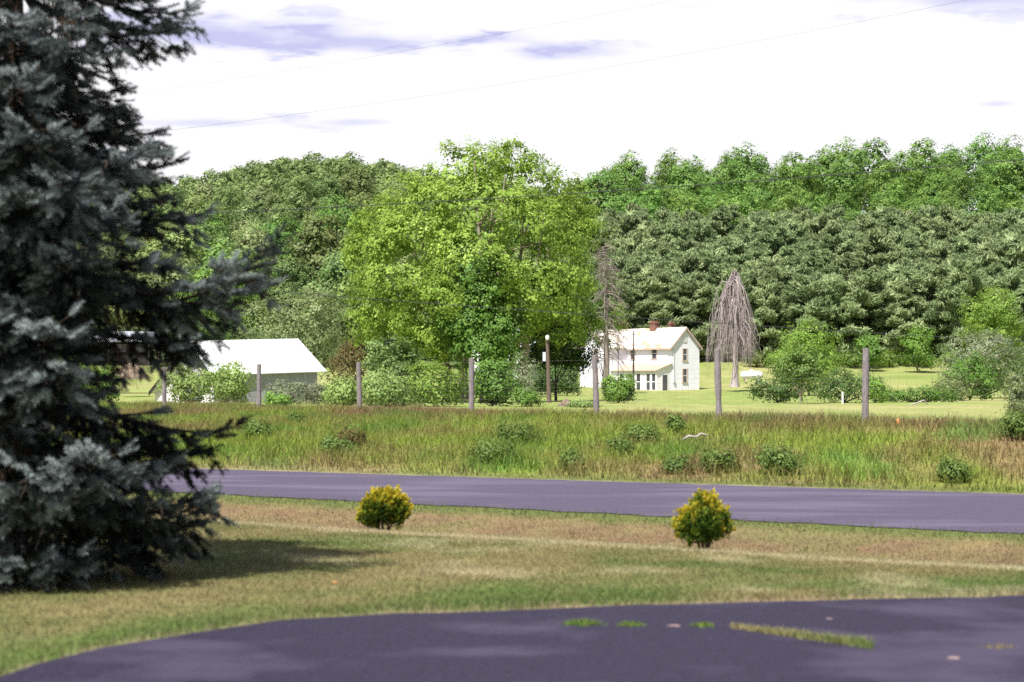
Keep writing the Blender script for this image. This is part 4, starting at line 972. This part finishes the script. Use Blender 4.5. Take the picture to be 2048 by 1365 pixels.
# ------------------------------------------------------------------ barn
def barn():
    D = 150; A = at(378, 684, D); zb = float(h(A[0], D)) - 1.2
    t = empty('barn', (A[0], D, zb)); tag(t, 'old whitewashed barn with bright tin roof and open lean-to side', 'barn')
    H = A[2] - zb                                                   # ridge height
    al = R(40)                                                      # the ridge runs right and a little away
    ex = np.array([math.cos(al), math.sin(al), 0]); ey = np.array([math.sin(al), -math.cos(al), 0])     # ey: towards the front eave
    Lr = 10.8; 
    # pixel guides: front eave y=752, back eave (left) runs down to y=790 and x=285
    fe_z = (YH - 752) / F * D - zb; fw = 3.6
    fe2 = fe_z
    kf = (H - fe2) / fw
    bw = 6.8; be_z = H - kf * bw * .80
    def P(u, v, z): return ex * u + ey * v + np.array([0, 0, z + (.032 * u if z > 1 else 0)])
    w = MB()
    prof = [(-bw + .2, -.3), (fw - .35, -.3), (fw - .35, fe_z + kf * .35 - .1), (0, H - .1), (-bw + .2, be_z + .0)]
    u0, u1 = .45, Lr - .25
    v = [P(u0, a, z) for a, z in prof] + [P(u1, a, z) for a, z in prof]
    w.add(v, [(0, 4, 3, 2, 1), (5, 6, 7, 8, 9)] + [(i, (i + 1) % 5, 5 + (i + 1) % 5, 5 + i) for i in range(5)])
    w.build('wall', M['barnwall'], t)
    fwm = MB(); a = [P(.42, fw - .345, -.3), P(u1 + .02, fw - .345, -.3), P(u1 + .02, fw - .345, fe_z + .18), P(.42, fw - .345, fe_z + .18)]
    fwm.slab(a, ey * .05); fwm.build('front_boards', M['barngrey'], t)
    m = MB()
    for u in (.0,):
        m.slab([P(0, 0, H), P(0, fw, fe_z), P(Lr + .55, fw, fe_z), P(Lr, 0, H)], (0, 0, .07))
        m.slab([P(0, 0, H - .01), P(Lr, 0, H - .01), P(Lr, -bw, be_z), P(0, -bw, be_z)], (0, 0, .07))
    for u in np.arange(.3, Lr, .62): m.tube([P(u, 0, H + .08), P(u + .5 * u / Lr, fw, fe_z + .08)], .018, 4)
    m.build('roof', M['tin'], t)
    b = MB()
    for (v0, z0), (v1, z1) in (((0, H), (fw, fe_z)), ((0, H), (-bw, be_z))):
        q = [P(-.06, v0, z0 + .08), P(-.06, v0, z0 - .26), P(-.06, v1, z1 - .26), P(-.06, v1, z1 + .08)]
        b.slab(q if v1 > 0 else q[::-1], ex * .06)
    b.build('rake_board', M['darkboard'], t)
    d = MB(); q = [P(.40, -1.3, .2), P(.40, 1.0, .2), P(.40, 1.0, 3.4), P(.40, -1.3, 3.4)]; d.slab(q[::-1], -ex * .06); d.build('door', M['barngrey'], t)
    lo = MB(); q = [P(.41, -.35, H - 1.75), P(.41, .35, H - 1.75), P(.41, .35, H - 1.0), P(.41, -.35, H - 1.0)]; lo.slab(q[::-1], -ex * .05); lo.build('loft_hatch', M['barngrey'], t)
barn()
# dark low shed seen through the spruce
def shed():
    D = 190; x = X_at(200, D); z = (YH - 708) / F * D; t = empty('low_shed', (x, D, z), R(6)); tag(t, 'long dark open shed with grey tin roof behind the spruce', 'shed')
    w = MB(); w.box(-3.6, 5.2, .4, 4, -1.2, 1.25); w.build('wall', M['darkboard'], t)
    r_ = MB(); r_.slab([(-3.9, -.3, 1.25), (5.5, -.3, 1.25), (5.5, 4.3, 2.4), (-3.9, 4.3, 2.4)], (0, 0, .09)); r_.build('roof', M['greytin'], t)
    for a in (-2.6, -.2, 2.2, 4.2):
        f = MB(); f.box(a - .5, a + .5, .34, .398, .2, .28); f.box(a - .5, a + .5, .34, .398, .92, 1.0); f.box(a - .5, a - .42, .34, .398, .282, .918); f.box(a + .42, a + .5, .34, .398, .282, .918); f.box(a - .04, a + .04, .34, .398, .282, .918)
        fo = f.build('window_frame', M['post'], t); p = MB(); p.box(a - .42, a + .42, .385, .396, .28, .92); p.build('pane', M['glass'], fo)
    for a in (-3.5, 0.9, 5.1):
        p = MB(); p.tube([(a, -.1, -1.2), (a, -.1, 1.2)], .09, 6); p.build('post', M['post'], t)
shed()

# propane tank
def tank():
    D = 214; x = X_at(1503, D); z = (YH - 761) / F * D; t = empty('propane_tank', (x, D, z), R(8)); tag(t, 'white horizontal propane tank lying on the lawn by the dead tree', 'tank')
    r_ = .48; L = 1.35; xs = [-L, -L + .03, -L + .12, -L + .28, -L + .45, L - .45, L - .28, L - .12, L - .03, L]; rr = [.02, .18, .33, .44, r_, r_, .44, .33, .18, .02]
    P = np.array([[a, 0, .62] for a in xs]); mesh('body', *tube(P, np.array(rr), 20), M['tank'], t, smooth=True)
    for a in (-.75, .75):
        m = MB(); m.box(a - .12, a + .12, -.38, .38, -.1, .24); m.build('leg', M['stone'], t)
    mesh('lid', *tube(np.array([[0, 0, 1.06], [0, 0, 1.14], [0, 0, 1.24], [0, 0, 1.28]]), np.array([.22, .22, .17, .02]), 12), M['tank'], t, smooth=True)
tank()

# brush mound and other small things in the yard
def mound(name, label, px, base, top, D, wpx, seed, mat):
    r = np.random.default_rng(seed); x = X_at(px, D); z = (YH - base) / F * D; Hm = (base - top) / F * D; W = wpx / F * D / 2
    t = empty(name, (x, D, z)); tag(t, label, 'brush pile'); ln = []
    for i in range(420):
        a = r.uniform(0, 6.28); q = r.uniform(.2, 1); s = np.array([math.cos(a) * W * .12 * r.uniform(), math.sin(a) * W * .12 * r.uniform(), Hm * r.uniform(.86, 1.0)]); e = np.array([math.cos(a) * W * q, math.sin(a) * W * q, Hm * (1 - q) * .9 - .1 + (.0 if q > .5 else .0)])
        mid = lerp(s, e, .55) + np.array([math.cos(a) * W * .22, math.sin(a) * W * .22, Hm * .18 * q]); ln.append((np.stack([s, mid, e]), np.array([.016, .013, .006])))
    mesh('stalks', *cat_tubes(ln, 3), M[mat], t)
    n, k = 10, 14; P = []; zz = np.linspace(-.1, Hm * .86, n); rr = W * .86 * np.sqrt(np.clip(1 - (zz / (Hm * .9)) ** 2, .02, 1))
    mesh('core', *tube(np.stack([np.zeros(n), np.zeros(n), zz], -1), rr * (1 + .05 * r.normal(size=n)), k), M['hay'], t)
mound('brush_mound', 'grey brown brush mound at the foot of the shade tree', 1132, 832, 798, 104, 44, 12, 'hay')
mound('brush_mound', 'brown brush pile on the meadow left of the barn', 262, 757, 727, 175, 70, 13, 'hay')
# dirt track on the lawn
Tp = [(1400, 846), (1500, 836), (1600, 826), (1680, 820), (1720, 816)]
pp = []
for px, py in Tp:
    Ds = np.linspace(60, 190, 500); yy = YH - h(X_at(px, Ds), Ds) * F / Ds; D = float(Ds[np.argmin(np.abs(yy - py))]); pp.append((X_at(px, D), D))
# marker post, fallen branches, litter
def ray_ground(px, py, d0, d1):
    Ds = np.linspace(d0, d1, 900); yy = YH - h(X_at(px, Ds), Ds) * F / Ds; D = float(Ds[np.argmin(np.abs(yy - py))]); return X_at(px, D), D, float(h(X_at(px, D), D))
x, D = X_at(1685, 116), 116; z = float(h(x, D))
mb = MB(); mb.box(-.05, .05, -.05, .05, -.3, .70); mb.add([(-.05,-.05,.70),(.05,-.05,.70),(.05,.05,.70),(-.05,.05,.70),(0,0,.76)], [(0,1,4),(1,2,4),(2,3,4),(3,0,4)])
o = mb.build('marker_post', M['white']); o.location = (x, D, z); tag(o, 'short white marker post before the dark spreading shrub', 'post')
def stick(label, pts, D0, D1, rad, mat):
    P = []
    for px, py, dz in pts:
        x, D, z = ray_ground(px, py, D0, D1); P.append((x, D, z + dz))
    P = np.array(P); c = P.mean(0); o = mesh('fallen_branch', *tube(P - c, np.linspace(rad, rad * .6, len(P)), 7), M[mat], smooth=True, loc=c); tag(o, label, 'branch')
D = ray_ground(1390, 888, 37, 70)[1]
P = np.array([at(1366, 884, D), at(1378, 877, D - .1), at(1392, 879, D), at(1402, 872, D + .05), at(1414, 875, D)]); P[:, 2] += .06; c = P.mean(0)
o = mesh('fallen_branch', *tube(P - c, np.array([.03, .034, .026, .028, .016]), 7), M['deadwood'], smooth=True, loc=c); tag(o, 'bleached bent branch lying in the bank grass', 'branch')
D = 110; P = np.array([at(1812, 813, D), at(1835, 806, D - .3), at(1848, 801, D), at(1857, 810, D + .2)]); c = P.mean(0)
o = mesh('fallen_branch', *tube(P - c, np.array([.03, .045, .045, .03]), 7), M['deadwood'], smooth=True, loc=c); tag(o, 'pale fallen branch on the lawn beside the bramble hedge', 'branch')

# weeds and stones in the driveway
def drive_pt(px, py):
    D = 5760 / ((py - YH) - 64.8); return X_at(px, D), D
def tuft(label, px, py, wpx, hpx, n, green, seed):
    x, D = drive_pt(px, py); r = np.random.default_rng(seed); z = float(h(x, D)) + .012; W = wpx / F * D
    n = int(n); dx = np.clip(r.normal(0, .25, n), -.55, .55) * W; dy = r.normal(0, .045, n)
    P = np.stack([dx, dy, np.full(n, -.004)], -1); H = .7 * hpx / F * D * r.uniform(.4, 1.1, n) * np.clip(1 - (np.abs(dx) / (W * .6)) ** 2, .15, 1)
    base = np.array([.11,.21,.035]) if green else np.array([.25,.22,.09])
    c = base * r.uniform(.6, 1.4, (n, 1)); c[:, 0] += r.uniform(0, .05, n)
    t = empty('weed_tuft', (x, D, z)); tag(t, label, 'weed'); blades('leaves', P, H, r.uniform(.006, .012, n), r.uniform(.1, .8, n), c, None, two=True, parent=t)
tuft('largest bright green weed tuft growing from the driveway crack', 1168, 1252, 92, 20, 420, True, 1)
tuft('low green weed tuft between two others on the driveway', 1262, 1254, 64, 14, 260, True, 2)
tuft('small green weed tuft beside the pink stone on the driveway', 1405, 1256, 56, 15, 220, True, 3)
tuft('yellowish weed tuft near the right end of the driveway', 2000, 1298, 90, 9, 160, False, 4)
# long dry strip of grass in a crack
r = np.random.default_rng(5); n = 1500; q = r.uniform(0, 1, n); pxs = lerp(1462, 1745, q); pys = lerp(1258, 1300, q) ; x, D = drive_pt(pxs, pys + r.normal(0, 1.6, n))
c = mixc(np.array([.32,.27,.13])[None] * np.ones((n, 3)), np.array([.14,.22,.05]), np.clip(q + r.normal(0, .3, n) - .2, 0, 1)); cx, cy = x.mean(), D.mean(); cz = float(h(cx, cy))
t = empty('crack_grass', (cx, cy, cz)); tag(t, 'long dry grass strip in a diagonal driveway crack', 'grass strip'); blades('leaves', np.stack([x - cx, D - cy, h(x, D) + .008 - cz], -1), r.uniform(.015, .05, n) * (1 + q), r.uniform(.006, .011, n), r.uniform(.2, .9, n), c, None, two=True, parent=t)
def pebble(name, label, px, py, wpx, mat, cat, seed, flat=.35):
    x, D = drive_pt(px, py); r = np.random.default_rng(seed); W = wpx / F * D / 2
    z = np.linspace(0, W * flat * 2, 6); rr = W * np.sqrt(np.clip(1 - (z / (W * flat * 2.02)) ** 2, .01, 1)); v, f = tube(np.stack([np.zeros(6), np.zeros(6), z], -1), rr, 10); v[:, :2] *= 1 + .12 * r.normal(size=(len(v), 1)); v[:, 1] *= .7
    o = mesh(name, v, f, M[mat], smooth=True, loc=(x, D, float(h(x, D)) + .008)); tag(o, label, cat)
pebble('flat_stone', 'flat pink stone between weed tufts on the driveway', 1348, 1256, 30, 'stonepink', 'stone', 1, .12)
pebble('flat_stone', 'small pink stone near the bottom right of the driveway', 1908, 1320, 30, 'stonepink', 'stone', 2, .14)
pebble('flat_stone', 'tiny pink stone on the driveway below the lawn edge', 1660, 1241, 18, 'stonepink', 'stone', 3, .14)
pebble('dry_leaf', 'dry brown leaf lying on the lawn left of the middle', 670, 1168, 12, 'leafdry', 'leaf', 4, .3)
x, D, z = ray_ground(1789, 858, 40, 60); v, f = tube(np.array([[0, 0, 0], [.04, 0, .05], [.02, 0, .12], [.05, 0, .17]]), np.array([.015, .05, .045, .01]), 8)
o = mesh('dry_leaf', v, f, M['leafdry'], smooth=True, loc=(x, D - .3, z + .12)); tag(o, 'orange dead leaf caught in the bank grass', 'leaf')

# ------------------------------------------------------------------ sky, sun, camera
SUN_EL, SUN_AZ = 59.0, 30.0                     # the sun stands behind the camera, to its left
w = bpy.data.worlds.new('World'); SC.world = w; w.use_nodes = True
nt = w.node_tree; nt.nodes.clear(); N = nt.nodes.new; L = nt.links.new
out = N('ShaderNodeOutputWorld'); bg = N('ShaderNodeBackground'); bg.inputs['Strength'].default_value = .065
sky = N('ShaderNodeTexSky'); sky.sky_type = 'NISHITA'; sky.sun_disc = False; sky.sun_elevation = R(SUN_EL); sky.sun_rotation = R(180 + SUN_AZ); sky.altitude = 200
tc = N('ShaderNodeTexCoord'); sx = N('ShaderNodeSeparateXYZ'); L(tc.outputs['Generated'], sx.inputs[0])
def mth(op, a, b=None):
    n = N('ShaderNodeMath'); n.operation = op
    for i, v in enumerate((a, b)):
        if v is None: continue
        if isinstance(v, (int, float)): n.inputs[i].default_value = v
        else: L(v, n.inputs[i])
    return n.outputs[0]
yy = mth('MAXIMUM', sx.outputs['Y'], .08); u = mth('DIVIDE', sx.outputs['X'], yy); v = mth('DIVIDE', sx.outputs['Z'], yy)
# cloud cover: thick and white low in the sky, broken towards the zenith
mp = N('ShaderNodeMapping'); mp.inputs['Scale'].default_value = (1, 1, 4.5); L(tc.outputs['Generated'], mp.inputs['Vector'])
no = N('ShaderNodeTexNoise'); no.inputs['Scale'].default_value = 3.2; no.inputs['Detail'].default_value = 7; no.inputs['Roughness'].default_value = .58; L(mp.outputs[0], no.inputs['Vector'])
n2 = N('ShaderNodeTexNoise'); n2.inputs['Scale'].default_value = 26; n2.inputs['Detail'].default_value = 6; L(mp.outputs[0], n2.inputs['Vector'])
low = N('ShaderNodeMapRange'); low.inputs['From Min'].default_value = .28; low.inputs['From Max'].default_value = .52; low.inputs['To Min'].default_value = .75; low.inputs['To Max'].default_value = .05; L(sx.outputs['Z'], low.inputs['Value'])
bk = N('ShaderNodeMapRange'); bk.inputs['From Min'].default_value = -.25; bk.inputs['From Max'].default_value = .35; bk.inputs['To Min'].default_value = -.62; bk.inputs['To Max'].default_value = 0; L(sx.outputs['Y'], bk.inputs['Value'])
cv = mth('ADD', mth('ADD', mth('SUBTRACT', no.outputs['Fac'], .5), low.outputs[0]), bk.outputs[0])
cov = N('ShaderNodeMapRange'); cov.inputs['From Min'].default_value = .02; cov.inputs['From Max'].default_value = .22; L(cv, cov.inputs['Value'])
# lavender undersides of the cloud bank
dist = mth('ADD', mth('MULTIPLY', mth('SUBTRACT', n2.outputs['Fac'], .5), 5.0), 1.0)
acc = None
for px, py, a, b, s in ((540, 66, 250, 32, 1.0), (300, 58, 150, 30, .9), (730, 86, 150, 19, 1.1), (990, 78, 130, 13, .6), (1130, 102, 110, 19, 1.2), (420, 246, 160, 11, 1.0), (720, 245, 85, 9, .9), (1960, -6, 230, 26, 1.5), (1995, 208, 40, 7, .9), (1380, 14, 60, 6, .4)):
    du = mth('DIVIDE', mth('SUBTRACT', u, (px - 1024) / F), a / F); dv = mth('DIVIDE', mth('SUBTRACT', v, (YH - py) / F), b / F)
    e = mth('MULTIPLY', mth('ADD', mth('MULTIPLY', du, du), mth('MULTIPLY', dv, dv)), mth('MAXIMUM', dist, .25))
    g = mth('MULTIPLY', mth('POWER', 2.718, mth('MULTIPLY', e, -1.0)), s * .62); acc = g if acc is None else mth('ADD', acc, g)
acc = mth('MINIMUM', acc, 1.0)
cm = N('ShaderNodeMix'); cm.data_type = 'RGBA'; cm.clamp_factor = False; L(acc, cm.inputs['Factor']); cm.inputs['A'].default_value = (8.9, 8.8, 9.1, 1); cm.inputs['B'].default_value = (4.9, 5.0, 7.4, 1)
mx = N('ShaderNodeMix'); mx.data_type = 'RGBA'; L(cov.outputs[0], mx.inputs['Factor']); L(sky.outputs[0], mx.inputs['A']); L(cm.outputs['Result'], mx.inputs['B'])
L(mx.outputs['Result'], bg.inputs['Color']); L(bg.outputs[0], out.inputs['Surface'])

sl = bpy.data.lights.new('Sun', 'SUN'); sl.energy = 5.0; sl.angle = R(.53); sl.color = (1, .96, .89)
so = bpy.data.objects.new('Sun', sl); C.objects.link(so); so.rotation_euler = (R(90 - SUN_EL), 0, R(-SUN_AZ)); so.location = (-20, -40, 60)
cam = bpy.data.cameras.new('Camera'); co = bpy.data.objects.new('Camera', cam); C.objects.link(co); SC.camera = co
co.location = (0, 0, 0); co.rotation_euler = (R(90), 0, 0)
cam.sensor_width = 36; cam.lens = 36 * F / 2048; cam.shift_y = (YH - 682.5) / 2048; cam.clip_start = .1; cam.clip_end = 5000
cam.dof.use_dof = True; cam.dof.focus_distance = 190; cam.dof.aperture_fstop = 2.0
vs = SC.view_settings; vs.view_transform = 'Standard'; vs.look = 'None'; vs.exposure = .92; vs.gamma = 1
cy = SC.cycles; cy.max_bounces = 6; cy.diffuse_bounces = 3; cy.glossy_bounces = 2; cy.transmission_bounces = 3; cy.transparent_max_bounces = 4; cy.use_denoising = False
cy.sample_clamp_indirect = 4
